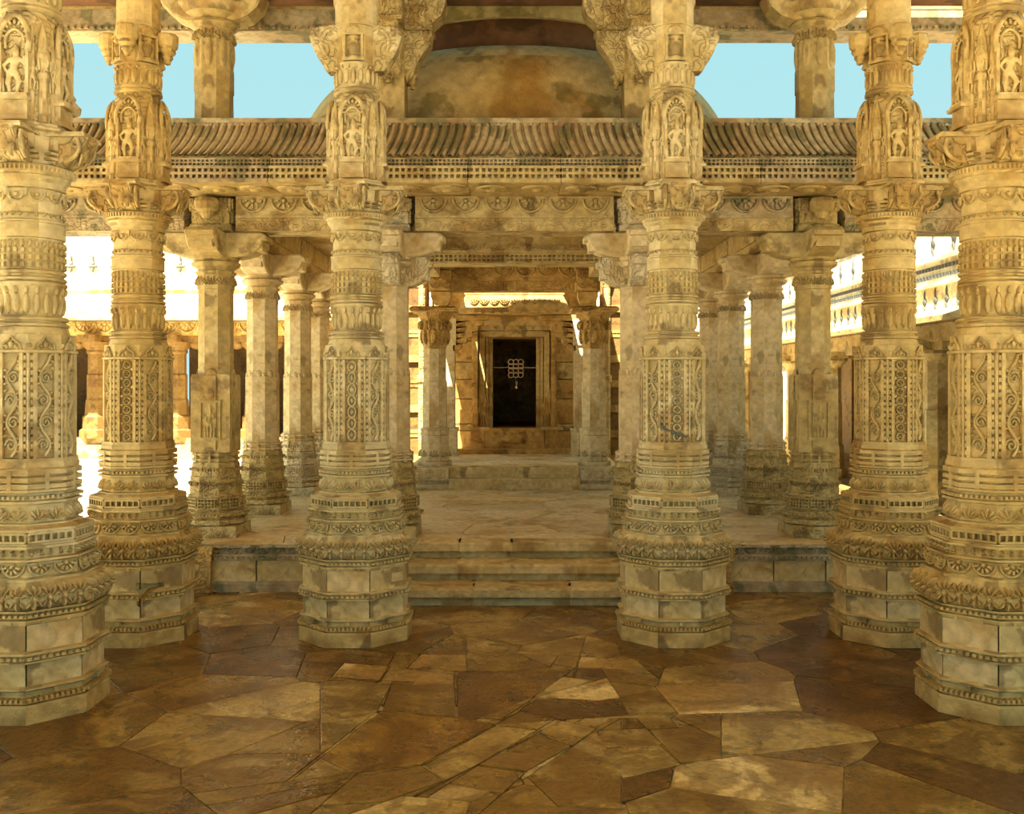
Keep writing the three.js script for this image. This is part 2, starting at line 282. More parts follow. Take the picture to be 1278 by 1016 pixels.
function voronoi(x0, x1, y0, y1, nx, ny, jit, seed) {
  const r = rng(seed), s = []; for (let j = -1; j <= ny; j++) for (let i = -1; i <= nx; i++) s.push([lerp(x0, x1, (i + 0.5 + (j & 1 ? 0.45 : 0) + (r() - 0.5) * jit) / nx), lerp(y0, y1, (j + 0.5 + (r() - 0.5) * jit) / ny)]);
  const out = [];
  for (const a of s) { let p = [[x0, y0], [x1, y0], [x1, y1], [x0, y1]]; for (const b of s) { if (a === b || Math.hypot(a[0] - b[0], a[1] - b[1]) > 3) continue; const nx_ = b[0] - a[0], ny_ = b[1] - a[1]; p = clip(p, nx_, ny_, nx_ * (a[0] + b[0]) / 2 + ny_ * (a[1] + b[1]) / 2); if (p.length < 3) break; } if (p.length > 2 && Math.abs(area(p)) > 0.004) out.push(p); }
  return out;
}
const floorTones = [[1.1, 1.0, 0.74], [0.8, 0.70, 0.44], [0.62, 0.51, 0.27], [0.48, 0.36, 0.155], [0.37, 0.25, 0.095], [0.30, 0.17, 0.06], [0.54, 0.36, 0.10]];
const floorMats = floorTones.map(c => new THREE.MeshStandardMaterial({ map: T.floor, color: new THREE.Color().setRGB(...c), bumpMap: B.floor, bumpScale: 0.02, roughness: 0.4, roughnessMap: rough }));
const floor = struct('floor', span(-4.7, 4.7, -0.3, -0.012, 1.6, -8.2), M.moss, 'worn polished stone floor of the pillared hall', 'floor');
{
  const z = (x, y) => ground(400 + x / 2.556, 750 + y / 2.556);
  const traced = [   // slabs that stand out, outlined on the floor
    [0, [[35, 240], [75, 197], [215, 207], [190, 250]]], [0, [[194, 251], [222, 208], [425, 235], [425, 262]]], [0, [[278, 212], [320, 170], [465, 172], [465, 205]]],
    [0, [[690, 305], [915, 243], [955, 305], [890, 318]]], [0, [[820, 212], [830, 178], [1010, 190], [1045, 218]]], [1, [[740, 200], [760, 172], [826, 178], [815, 212]]],
    [2, [[330, 522], [560, 395], [690, 410], [500, 520], [400, 570]]], [2, [[505, 520], [694, 424], [800, 462], [660, 540]]], [1, [[698, 416], [770, 380], [880, 405], [804, 460]]],
    [2, [[0, 650], [100, 565], [320, 524], [395, 572], [200, 640]]], [1, [[408, 582], [500, 524], [655, 545], [580, 612]]], [2, [[660, 560], [880, 410], [960, 545], [960, 660], [760, 655]]],
    [2, [[885, 412], [1040, 405], [1090, 455], [895, 468]]], [1, [[893, 472], [1085, 460], [1150, 522], [965, 565]]], [2, [[1048, 410], [1190, 400], [1278, 440], [1278, 500], [1148, 515]]],
    [6, [[0, 500], [190, 352], [432, 372], [555, 394], [320, 520], [100, 548]]], [2, [[0, 255], [112, 252], [225, 266], [180, 350], [0, 490]]], [3, [[228, 266], [425, 266], [432, 368], [195, 350]]],
    [5, [[435, 222], [880, 225], [690, 300], [560, 392], [437, 368]]], [4, [[692, 310], [955, 310], [1000, 395], [880, 402], [770, 378], [570, 392]]],
  ].map(([t, p]) => [t, p.map(q => z(...q))]);
  let cells = voronoi(-3.4, 3.4, 1.0, 7.62, 10, 14, 0.95, 77);
  for (const [, h] of traced) { const next = []; for (const c of cells) next.push(...minus(c, h)); cells = next; }
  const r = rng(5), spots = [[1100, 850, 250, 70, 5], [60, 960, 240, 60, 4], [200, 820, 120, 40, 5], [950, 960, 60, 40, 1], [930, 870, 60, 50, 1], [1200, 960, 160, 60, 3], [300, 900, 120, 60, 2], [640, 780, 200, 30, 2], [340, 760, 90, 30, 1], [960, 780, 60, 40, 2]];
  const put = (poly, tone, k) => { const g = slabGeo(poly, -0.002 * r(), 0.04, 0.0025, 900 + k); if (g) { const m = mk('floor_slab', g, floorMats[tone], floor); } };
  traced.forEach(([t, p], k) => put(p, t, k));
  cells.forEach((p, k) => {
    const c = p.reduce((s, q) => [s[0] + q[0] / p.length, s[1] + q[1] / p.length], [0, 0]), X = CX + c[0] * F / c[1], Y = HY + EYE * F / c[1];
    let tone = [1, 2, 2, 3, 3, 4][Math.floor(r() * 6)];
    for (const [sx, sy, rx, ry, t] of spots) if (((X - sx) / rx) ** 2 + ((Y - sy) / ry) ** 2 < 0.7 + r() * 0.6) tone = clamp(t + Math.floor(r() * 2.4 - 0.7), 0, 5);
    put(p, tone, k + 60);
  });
}
const ground_ = struct('courtyard_floor', [span(-30, -4.7, -0.3, -0.01, 10, -34), span(4.7, 30, -0.3, -0.01, 10, -34), span(-4.7, 4.7, -0.3, -0.01, -8.2, -34), span(-4.7, 4.7, -0.3, -0.01, 10, 1.6)], M.court, 'sunlit pale stone paving of the open courtyard', 'ground');

// roof of the hall above the frame: it keeps the sun off the hall floor
struct('ceiling', [span(-4.7, 3.4, 4.95, 5.3, 1.2, -7.86)], M.ochre, 'stone roof over the pillared hall', 'ceiling');

// ---------------------------------------------------------------- the great hall columns
const G = {};   // shared geometries
{
  const oct = (...p) => turn(p, 8), rnd = (...p) => turn(p, 28);
  G.foot = oct([0.338, 0], [0.338, 0.08], [0.332, 0.09]);
  G.dentil = [oct([0.312, 0.09], [0.312, 0.136]), on8(0.312, studs(side(0.33), 0.096, 0.132, 11, 1, 0.014))];
  G.lip = [oct([0.310, 0.136], [0.310, 0.152]), oct([0.326, 0.152], [0.335, 0.158], [0.335, 0.166], [0.314, 0.174]), on8(0.312, [box(0.02, 0.02, 0.02, 0, 0.144, 0.008)])];
  const wedge = (a, y0, y1) => { const b = a - 0.1, k = Math.tan(PI / 8), s = 0.0035; const p = [[-b * k + s, b], [b * k - s, b], [a * k - s, a], [-a * k + s, a]]; const g = new THREE.ExtrudeGeometry(new THREE.Shape(p.map(q => new THREE.Vector2(q[0], -q[1]))), { depth: y1 - y0, bevelEnabled: false }); return at(ni(g), 0, y0 + (y1 - y0), 0, PI / 2, 0, 0); };
  G.blockA = wedge(0.313, 0.174, 0.281); G.blockB = wedge(0.317, 0.338, 0.461);
  G.ring = [oct([0.312, 0.28], [0.337, 0.284], [0.337, 0.292], [0.322, 0.293], [0.322, 0.321], [0.337, 0.322], [0.337, 0.332], [0.318, 0.338]), on8(0.32, studs(side(0.334), 0.292, 0.322, 9, 1, 0.010))];
  G.ledge = [oct([0.318, 0.461], [0.322, 0.466], [0.322, 0.478]), oct([0.334, 0.478], [0.334, 0.486], [0.312, 0.49], [0.312, 0.522], [0.336, 0.524], [0.336, 0.53]), on8(0.312, studs(side(0.325), 0.493, 0.52, 10, 1, 0.012)), on8(0.321, [box(0.016, 0.016, 0.014, -0.06, 0.472, 0), box(0.016, 0.016, 0.014, 0.06, 0.472, 0)])];
  G.bulge = oct([0.312, 0.53], [0.336, 0.55], [0.344, 0.59], [0.33, 0.63], [0.302, 0.66]);
  G.leafs = [0, 1, 2, 3].map(i => join(leaves(side(0.335) / 4, 0.535, 0.655, 1, 0.036)).translate((i - 1.5) / 4 * side(0.335), 0, 0).scale(1, 1, 1.3));
  G.arcs = oct([0.306, 0.66], [0.306, 0.672], [0.284, 0.68], [0.280, 0.745], [0.296, 0.752]);
  G.swags = [0, 1].map(i => join(arcs(side(0.28) / 2, 0.676, 0.744, 1, 0.018)).translate((i - 0.5) / 2 * side(0.28), 0, 0).scale(1, 1, 1.5));
  G.row = [oct([0.29, 0.752], [0.29, 0.762], [0.264, 0.766], [0.262, 0.808], [0.284, 0.812], [0.284, 0.824])];
  G.rowC = on8(0.262, dancers(side(0.27), 0.768, 0.808, 5, 0.016));
  G.boxes = [oct([0.27, 0.824], [0.27, 0.834], [0.242, 0.838], [0.240, 0.884], [0.268, 0.888], [0.268, 0.9], [0.216, 0.916])];
  G.boxesC = on8(0.240, lattice(side(0.25), 0.842, 0.882, 6, 1, 0.016, 0.28));
  G.fan = oct([0.222, 0.906], [0.222, 0.922], [0.203, 0.928], [0.201, 1.012], [0.220, 1.018], [0.218, 1.03]);
  G.palms = [0, 1].map(i => join(fans(side(0.205) / 2, 0.932, 1.006, 1, 0.016)).translate((i - 0.5) / 2 * side(0.205), 0, 0).scale(1, 1, 1.5));
  G.dots = [oct([0.196, 1.03], [0.196, 1.066], [0.216, 1.072], [0.216, 1.084]), on8(0.196, studs(side(0.206), 1.034, 1.062, 7, 1, 0.012))];
  G.ribs = [oct([0.196, 1.084], [0.196, 1.18]), oct([0.214, 1.086], [0.218, 1.09], [0.218, 1.108], [0.214, 1.112]), oct([0.214, 1.121], [0.218, 1.125], [0.218, 1.14], [0.214, 1.144]), oct([0.212, 1.154], [0.217, 1.158], [0.217, 1.18], [0.204, 1.186]), on8(0.204, [box(0.02, 0.09, 0.022, 0, 1.13, 0)])];
  // shaft with panels
  const a = 0.2, w = side(a);
  G.core = oct([0.198, 1.18], [0.206, 1.19], [0.206, 1.205], [0.2, 1.22], [0.2, 1.234], [0.176, 1.236], [0.176, 1.745], [0.2, 1.747], [0.2, 1.76], [0.188, 1.765], [0.186, 1.837]);
  G.frame = on8(0.176, [box(0.018, 0.51, 0.018, -0.049, 1.49, 0.008), box(0.018, 0.51, 0.018, 0.049, 1.49, 0.008), box(0.008, 0.51, 0.012, -0.077, 1.49, 0.006), box(0.008, 0.51, 0.012, 0.077, 1.49, 0.006)]);
  G.beads = on8(0.176, [...Array(14)].map((_, i) => [box(0.012, 0.022, 0.014, -0.064, 1.258 + i * 0.0357, 0.006), box(0.012, 0.022, 0.014, 0.064, 1.258 + i * 0.0357, 0.006)]));
  G.arch = on8(0.187, [tube([[-0.045, 1.762, 0.004], [-0.038, 1.79, 0.006], [-0.015, 1.805, 0.006], [0, 1.826, 0.006], [0.015, 1.805, 0.006], [0.038, 1.79, 0.006], [0.045, 1.762, 0.004]], 0.006, 14), ball(0.014, 0.018, 0.012, 0, 1.786, 0.002), ball(0.008, 0.012, 0.01, -0.02, 1.776, 0.002), ball(0.008, 0.012, 0.01, 0.02, 1.776, 0.002), ball(0.01, 0.014, 0.01, -0.07, 1.782, 0)]);
  const scroll = () => { const l = [], A = 0.024, n = 4.5, y0 = 1.245, y1 = 1.735; const pts = []; for (let i = 0; i <= 36; i++) { const t = i / 36; pts.push([A * Math.sin(t * n * PI), lerp(y0, y1, t), 0.006]); } l.push(tube(pts, 0.0078, 60, 4)); for (let k = 0; k < 5; k++) { const yc = lerp(y0, y1, (k + 0.5) / n), s = k % 2 ? 1 : -1; const sp = []; for (let i = 0; i <= 14; i++) { const th = i / 14 * 1.5 * TAU, r = 0.027 * (1 - i / 17); sp.push([s * 0.006 + s * r * Math.cos(th), yc + r * Math.sin(th) * 1.2, 0.005]); } if (yc < y1 - 0.03) l.push(tube(sp, 0.0064, 22, 4)); for (const [dx, dy] of [[0.03, 0.034], [0.033, -0.03], [0.034, 0.004], [-0.034, 0.045]]) l.push(ball(0.0085, 0.013, 0.011, -s * dx, yc + dy, 0.003, s * (dy > 0 ? 1 : -1), 5, 4)); } return join(l); };
  const chain = () => { const l = []; for (let k = 0; k < 7; k++) { const y = 1.28 + k * 0.07; l.push(at(ni(new THREE.TorusGeometry(0.025, 0.0072, 4, 14)), 0, y, 0.006, 0, 0, 0, 0.95, 1.35, 1)); l.push(k % 2 ? ball(0.01, 0.02, 0.012, 0, y, 0.002) : box(0.02, 0.02, 0.014, 0, y, 0.004, 0, 0, PI / 4)); for (const s of [-1, 1]) l.push(ball(0.008, 0.012, 0.01, s * 0.03, y + 0.035, 0.003, s * 0.7, 5, 4)); } return join(l); };
  const roses = () => { const l = []; for (let k = 0; k < 9; k++) { const y = 1.268 + k * 0.0555; l.push(at(ni(new THREE.TorusGeometry(0.021, 0.006, 4, 12)), 0, y, 0.006)); for (let j = 0; j < 4; j++) l.push(at(ball(0.0045, 0.012, 0.01, 0, 0.011, 0.003, 0, 5, 4), 0, y, 0, 0, 0, j * PI / 2 + PI / 4)); for (const s of [-1, 1]) l.push(box(0.014, 0.014, 0.012, s * 0.032, y + 0.028, 0.003, 0, 0, PI / 4)); } return join(l); };
  G.panels = [chain(), scroll(), roses()].map(g => g.scale(1, 1, 1.9));
  G.collar = [rnd([0.182, 1.837], [0.176, 1.855], [0.17, 1.874]), rnd([0.16, 1.87], [0.16, 1.925]), rnd([0.168, 1.876], [0.176, 1.881], [0.176, 1.89], [0.168, 1.896]), rnd([0.168, 1.906], [0.175, 1.911], [0.175, 1.919], [0.166, 1.926])];
  G.lotus = rnd([0.145, 1.926], [0.141, 1.96], [0.146, 2.03], [0.162, 2.075], [0.168, 2.082], [0.168, 2.094]);
  G.lotusC = [onN(20, 0.141, [ball(0.017, 0.055, 0.014, 0, 1.99, 0.002, 0, 6, 5)]), onN(20, 0.152, [at(ball(0.013, 0.022, 0.014, 0, 2.055, 0, 0, 6, 4), 0, 0, 0)])];
  G.neckring = [rnd([0.152, 2.094], [0.152, 2.15]), rnd([0.158, 2.1], [0.166, 2.106], [0.166, 2.116], [0.158, 2.122]), rnd([0.158, 2.134], [0.165, 2.139], [0.165, 2.15], [0.155, 2.156])];
  G.drum = rnd([0.148, 2.156], [0.148, 2.31], [0.159, 2.314], [0.159, 2.384], [0.164, 2.388], [0.164, 2.397], [0.148, 2.402], [0.148, 2.55], [0.162, 2.556], [0.162, 2.564]);
  G.drumC = [onN(30, 0.146, [box(0.017, 0.024, 0.016, 0, 2.178, 0.004), box(0.017, 0.024, 0.016, 0, 2.214, 0.004), box(0.017, 0.02, 0.014, 0, 2.248, 0.004), ball(0.01, 0.02, 0.012, 0, 2.282, 0.002, 0, 5, 4)])];
  G.garland = [onN(10, 0.147, [at(ni(new THREE.TorusGeometry(0.036, 0.006, 4, 10, PI)), 0, 2.528, 0.004, 0, 0, PI), ball(0.014, 0.014, 0.012, 0, 2.52, 0, 0, 6, 4), box(0.012, 0.03, 0.012, 0.048, 2.53, 0)]), onN(26, 0.147, [at(ni(new THREE.TorusGeometry(0.014, 0.004, 3, 6, PI)), 0, 2.418, 0.004)]), onN(26, 0.147, [ball(0.007, 0.012, 0.01, 0.018, 2.425, 0, 0, 5, 3)])];
  G.abacus = [rnd([0.158, 2.56], [0.164, 2.585], [0.178, 2.6], [0.186, 2.614], [0.18, 2.618], [0.19, 2.628], [0.2, 2.646], [0.2, 2.66], [0.18, 2.668], [0.16, 2.672]), onN(60, 0.191, [box(0.009, 0.022, 0.016, 0, 2.644, 0.004)])];
  // capital with four arms
  G.capcore = [turn([[0.13, 2.668], [0.14, 2.72], [0.15, 2.834]], 8), on8(0.145, [box(0.09, 0.012, 0.03, 0, 2.70, 0.01), box(0.09, 0.012, 0.03, 0, 2.725, 0.012), box(0.05, 0.07, 0.03, 0, 2.78, 0.01)], 0.5), turn([[0.17, 2.834], [0.18, 2.84], [0.18, 2.852], [0.165, 2.858], [0.165, 2.872]], 8)];
  const armP = []; for (let i = 0; i <= 8; i++) { const t = i / 8; armP.push([lerp(0.165, 0.305, t), 2.672 + 0.135 * Math.pow(t, 1.7)]); }
  G.arm = at(extrude([[0.1, 2.69], ...armP, [0.305, 2.812], [0.1, 2.812]], 0.14, 0.008), 0, 0, 0, 0, -PI / 2, 0);
  G.armplate = [span(-0.1, 0.1, 2.812, 2.824, 0.1, 0.31), span(-0.092, 0.092, 2.824, 2.836, 0.1, 0.302)];
  G.armCurl = tube([[-0.085, 2.8, 0.27], [-0.088, 2.75, 0.28], [-0.08, 2.71, 0.245], [-0.075, 2.69, 0.2]], 0.012, 10, 5);
  G.armCurl2 = tube([[0.085, 2.8, 0.27], [0.088, 2.75, 0.28], [0.08, 2.71, 0.245], [0.075, 2.69, 0.2]], 0.012, 10, 5);
  G.armLip = ball(0.05, 0.012, 0.012, 0, 2.795, 0.31);
  G.dwarf = at(squatting.clone(), 0, 2.75, 0.268, 0.25, 0, 0, 0.075, 0.085, 0.06);
  // niche tier
  G.tier = [turn([[0.155, 2.872], [0.155, 3.0], [0.152, 3.26], [0.15, 3.32], [0.14, 3.38], [0.12, 3.43]], 16)];
  G.niche = [span(-0.075, 0.075, 2.872, 2.892, 0.12, 0.19), span(-0.068, 0.068, 2.892, 2.966, 0.12, 0.178), span(-0.078, 0.078, 2.966, 2.984, 0.12, 0.202), span(-0.07, 0.07, 2.984, 3.0, 0.12, 0.19),
    span(-0.074, -0.058, 3.0, 3.24, 0.12, 0.18), span(0.058, 0.074, 3.0, 3.24, 0.12, 0.18),
    tube([[-0.07, 3.2, 0.17], [-0.074, 3.27, 0.17], [-0.05, 3.34, 0.165], [0, 3.385, 0.15], [0.05, 3.34, 0.165], [0.074, 3.27, 0.17], [0.07, 3.2, 0.17]], 0.014, 18, 6),
    tube([[-0.045, 3.22, 0.162], [-0.042, 3.28, 0.162], [0, 3.315, 0.16], [0.042, 3.28, 0.162], [0.045, 3.22, 0.162]], 0.008, 14, 5),
    [...Array(9)].map((_, i) => { const t = (i / 8 - 0.5) * PI; return ball(0.009, 0.016, 0.01, 0.06 * Math.sin(t), 3.28 + 0.07 * Math.cos(t), 0.162, -t, 5, 4); })];
  G.nicheFig = at(standing.clone(), -0.004, 3.125, 0.162, 0, 0, 0, 0.155, 0.135, 0.1);
  G.attend = at(standing.clone(), 0, 3.105, 0.172, 0, 0, 0, 0.06, 0.09, 0.06);
  G.diag = [turn([[0.022, 2.872], [0.024, 2.9], [0.02, 2.91], [0.02, 3.08], [0.026, 3.09], [0.026, 3.11], [0.018, 3.12], [0.03, 3.15], [0.03, 3.2], [0.016, 3.3], [0.0, 3.38]], 8), ball(0.03, 0.03, 0.03, 0, 3.1, 0.0), at(standing.clone(), 0, 3.21, 0.022, 0, 0, 0, 0.075, 0.095, 0.06)].map(g => at(g, 0, 0, 0.16));
  G.diag2 = [turn([[0.014, 2.88], [0.012, 2.9], [0.012, 3.1], [0.018, 3.12], [0.012, 3.26], [0.004, 3.34]], 6)].map(g => join(copyAt(g, mat(-0.048, 0, 0.148)), copyAt(g, mat(0.048, 0, 0.148))));
  G.upring = [rnd([0.13, 3.42], [0.146, 3.428], [0.146, 3.44], [0.134, 3.446], [0.142, 3.452], [0.142, 3.464], [0.13, 3.468])];
  G.uplotus = rnd([0.13, 3.466], [0.128, 3.56], [0.136, 3.59], [0.14, 3.596], [0.14, 3.606], [0.13, 3.612]);
  G.uplotusC = [onN(18, 0.127, [ball(0.018, 0.05, 0.012, 0, 3.52, 0.002, 0, 6, 5)]), onN(18, 0.132, [ball(0.009, 0.012, 0.01, 0.02, 3.58, 0.002, 0, 5, 4)])];
  G.upcap = turn([[0.128, 3.612], [0.128, 3.84], [0.134, 3.845], [0.134, 3.86], [0.132, 3.87], [0.132, 4.945]], 16);
  G.upniche = [span(-0.062, -0.048, 3.63, 3.78, 0.1, 0.145), span(0.048, 0.062, 3.63, 3.78, 0.1, 0.145), span(-0.066, 0.066, 3.612, 3.632, 0.1, 0.148), span(-0.066, 0.066, 3.77, 3.786, 0.1, 0.148), ball(0.05, 0.04, 0.03, 0, 3.8, 0.125), turn([[0.03, 3.632], [0.03, 3.64], [0.02, 3.65], [0.036, 3.7], [0.028, 3.735], [0.038, 3.745], [0.03, 3.765], [0, 3.77]], 10).translate(0, 0, 0.12)];
  const bp = [[0.1, 3.60], [0.14, 3.585], [0.17, 3.585], [0.185, 3.60], [0.2, 3.63], [0.235, 3.68], [0.262, 3.74], [0.278, 3.79], [0.262, 3.83], [0.2, 3.845], [0.1, 3.86]];
  G.upbracket = [at(extrude(bp, 0.13, 0.014), 0, 0, 0, 0, -PI / 2, 0), ball(0.075, 0.05, 0.06, 0, 3.79, 0.22), ball(0.06, 0.04, 0.05, 0, 3.7, 0.18), tube([[-0.06, 3.84, 0.14], [-0.075, 3.79, 0.2], [-0.07, 3.72, 0.21], [-0.06, 3.64, 0.16]], 0.014, 10, 5), tube([[0.06, 3.84, 0.14], [0.075, 3.79, 0.2], [0.07, 3.72, 0.21], [0.06, 3.64, 0.16]], 0.014, 10, 5)];
  G.pot = [span(-0.03, 0.03, 3.70, 3.80, 0.1, 0.17), ...[turn([[0, 3.62], [0.018, 3.63], [0.022, 3.65], [0.034, 3.665], [0.03, 3.68], [0.05, 3.70], [0.046, 3.72], [0.062, 3.735], [0.066, 3.8], [0.058, 3.815], [0, 3.82]], 12).translate(0, 0, 0.185)]];
  for (const k of Object.keys(G)) { const sets = ['panels', 'leafs', 'swags', 'palms'].includes(k); G[k] = sets ? G[k].map(g => boxUV(g)) : Array.isArray(G[k]) ? boxUV(join(G[k])) : boxUV(G[k]); }
}
const q4 = [0, 1, 2, 3];
function hallColumn(x, D, ry, plain, carved, blockShift, label, pots, panelKind) {
  const t = thing('hall_column', label, 'column', x, 0, -D, ry, 'carved columns of the hall');
  const low = plain === M.cool ? M.honey : M.gold, base = part('base', t), rot = (m, k, n = 4) => { m.rotation.y = k * TAU / n; return m; };
  const onSides = (name, gs, a) => { for (let k = 0; k < 8; k++) for (const g of gs) { const m = mk(name, g, plain, base); m.rotation.y = k * PI / 4; m.position.set(Math.sin(k * PI / 4) * a, 0, Math.cos(k * PI / 4) * a); } };
  mk('foot', G.foot, M.stained, base); mk('dentil_band', G.dentil, M.stained, base); mk('lip_moulding', G.lip, low, base);
  for (let k = 0; k < 8; k++) { rot(mk('base_block', G.blockA, M.block[(k * 5 + blockShift) % 3], base), k, 8); rot(mk('base_block', G.blockB, M.block[(k * 7 + 1 + blockShift) % 3], base), k, 8); }
  mk('block_core', G.coreBase ??= boxUV(turn([[0.21, 0.17], [0.21, 0.465]], 8)), plain, base);
  mk('ring_moulding', G.ring, low, base); mk('ledge_moulding', G.ledge, low, base);
  mk('leaf_bulge', G.bulge, plain, base); onSides('leaf_carving', G.leafs, 0.33);
  mk('garland_band', G.arcs, plain, base); onSides('garland_carving', G.swags, 0.28); mk('frieze_band', G.row, plain, base); mk('dancer_carving', G.rowC, plain, base);
  mk('fret_band', G.boxes, plain, base); mk('fret_carving', G.boxesC, plain, base); mk('palmette_band', G.fan, plain, base); onSides('palmette_carving', G.palms, 0.201); mk('stud_band', G.dots, plain, base); mk('ribbed_moulding', G.ribs, plain, base);
  const sh = part('shaft', t);
  mk('octagonal_core', G.core, plain, sh); mk('panel_frames', G.frame, plain, sh); mk('bead_strips', G.beads, plain, sh); mk('arch_carving', G.arch, plain, sh);
  for (let k = 0; k < 8; k++) { const g = G.panels[(k % 2 ? 1 : panelKind)]; const m = mk('scroll_panel', g, plain, sh); const th = k * PI / 4; m.rotation.y = th; m.position.set(Math.sin(th) * 0.176, 0, Math.cos(th) * 0.176); }
  const nk = part('neck', t);
  mk('collar', G.collar, plain, nk); mk('lotus_bell', G.lotus, plain, nk); mk('lotus_petals', G.lotusC, plain, nk); mk('ring_moulding', G.neckring, plain, nk); mk('drum', G.drum, plain, nk); mk('stud_carving', G.drumC, plain, nk); mk('garland_carving', G.garland, plain, nk); mk('abacus', G.abacus, plain, nk);
  const cp = part('capital', t);
  mk('capital_core', G.capcore, plain, cp);
  for (const k of q4) { rot(mk('bracket_arm', G.arm, carved, cp), k); rot(mk('bracket_plate', G.armplate, plain, cp), k); rot(mk('bracket_scroll', G.armCurl, plain, cp), k); rot(mk('bracket_scroll', G.armCurl2, plain, cp), k); rot(mk('bracket_lip', G.armLip, plain, cp), k); rot(mk('dwarf_figure', G.dwarf, plain, cp), k); }
  const nt = part('niche_tier', t);
  mk('tier_core', G.tier, carved, nt);
  for (const k of q4) { rot(mk('niche', G.niche, plain, nt), k); rot(mk('deity_figure', G.nicheFig, plain, nt), k); rot(mk('attendant_figure', G.attend, plain, nt), k + 0.31); rot(mk('attendant_figure', G.attend, plain, nt), k - 0.31); rot(mk('colonnette', G.diag, plain, nt), k + 0.5); rot(mk('slender_colonnettes', G.diag2, plain, nt), k + 0.5); }
  const up = part('upper_shaft', t);
  mk('ring_moulding', G.upring, plain, up); mk('lotus_neck', G.uplotus, plain, up); mk('lotus_petals', G.uplotusC, plain, up); mk('round_shaft', G.upcap, plain, up);
  if (pots) for (const k of q4) { rot(mk('pot_bracket', G.pot, plain, up), k); rot(mk('small_niche', G.upniche, plain, up), k + 0.5); }
  else for (const k of [0, 2]) { rot(mk('small_niche', G.upniche, plain, up), k); rot(mk('scroll_bracket', G.upbracket, carved, up), k + 1); }
  return t;
}
const DA = 6.3, DB = 4.95, X1 = 1.005, X2 = 2.385;
hallColumn(-2.42, DB, 0, M.cool, M.coolC, 0, 'pale carved hall column with wavy scroll panels near the sunlit open court', true, 1);
const colB = hallColumn(-X2 - 0.01, DA, PI / 2, M.gold, M.goldC, 1, 'golden carved hall column with a broken dark notch in its base', true, 2);
const colC = hallColumn(-X1, DA, PI, M.cool, M.coolC, 2, 'carved hall column with oval chain panel and a rectangular patch let into its base', false, 0);
const colD = hallColumn(X1, DA, 0, M.cool, M.coolC, 0, 'carved hall column with rosette panels beside the steps, dark scar low on its shaft', false, 2);
hallColumn(X2, DA, PI / 2, M.gold, M.goldC, 2, 'golden carved hall column standing on dark red-brown floor slabs', true, 2);
hallColumn(2.40, DB, PI, M.gold, M.goldC, 1, 'golden carved hall column with veined white base blocks and deep scroll panels', true, 1);
{ // wear and repairs that single the columns out
  const ev = new Evaluator(); ev.attributes = ['position', 'normal', 'uv']; ev.useGroups = false;
  const bite = boxUV(at(extrude([[-0.02, 0.395], [0.06, 0.378], [0.15, 0.372], [0.155, 0.345], [0.075, 0.335], [0.02, 0.285], [0.012, 0.235], [-0.012, 0.25]], 0.12, 0), Math.sin(PI / 4) * 0.32 - Math.cos(PI / 4) * 0.132, 0, Math.cos(PI / 4) * 0.32 + Math.sin(PI / 4) * 0.132, 0, PI / 4, 0));
  const tool = new Brush(bite); colB.updateMatrixWorld(true);
  const base = colB.getObjectByName('base');
  for (const m of base.children.filter(c => ['ring_moulding', 'base_block'].includes(c.name))) {
    tool.rotation.y = -(PI / 2 + m.rotation.y); tool.updateMatrixWorld();
    const b = new Brush(m.geometry.clone()); b.updateMatrixWorld();
    try { const r = ev.evaluate(b, tool, SUBTRACTION); if (r.geometry.attributes.position.count > 8) m.geometry = r.geometry; } catch (e) { console.log('csg', e.message); }
  }
  const th = -PI + PI / 4;   // on the side of the column that faces the steps
  mk('repair_patch', [at(box(0.09, 0.052, 0.03, 0.075, 0.40, 0.317 - 0.009), 0, 0, 0, 0, th, 0)], M.block[0], colC);
  const sc = [[-0.05, 1.31, 0.3], [-0.015, 1.295, 0.2], [0.02, 1.28, 0.1], [0.05, 1.275, 0.5], [-0.075, 1.33, 0.6]].map(([x, y, r], k) => ball(0.03 - 0.003 * k, 0.009, 0.008, x, y, 0.2, -r, 8, 5));
  mk('dark_scar', sc.map(g => at(g, 0, 0, 0, 0, -0.05, 0)), M.slate, colD);
}
console.log('hall columns');

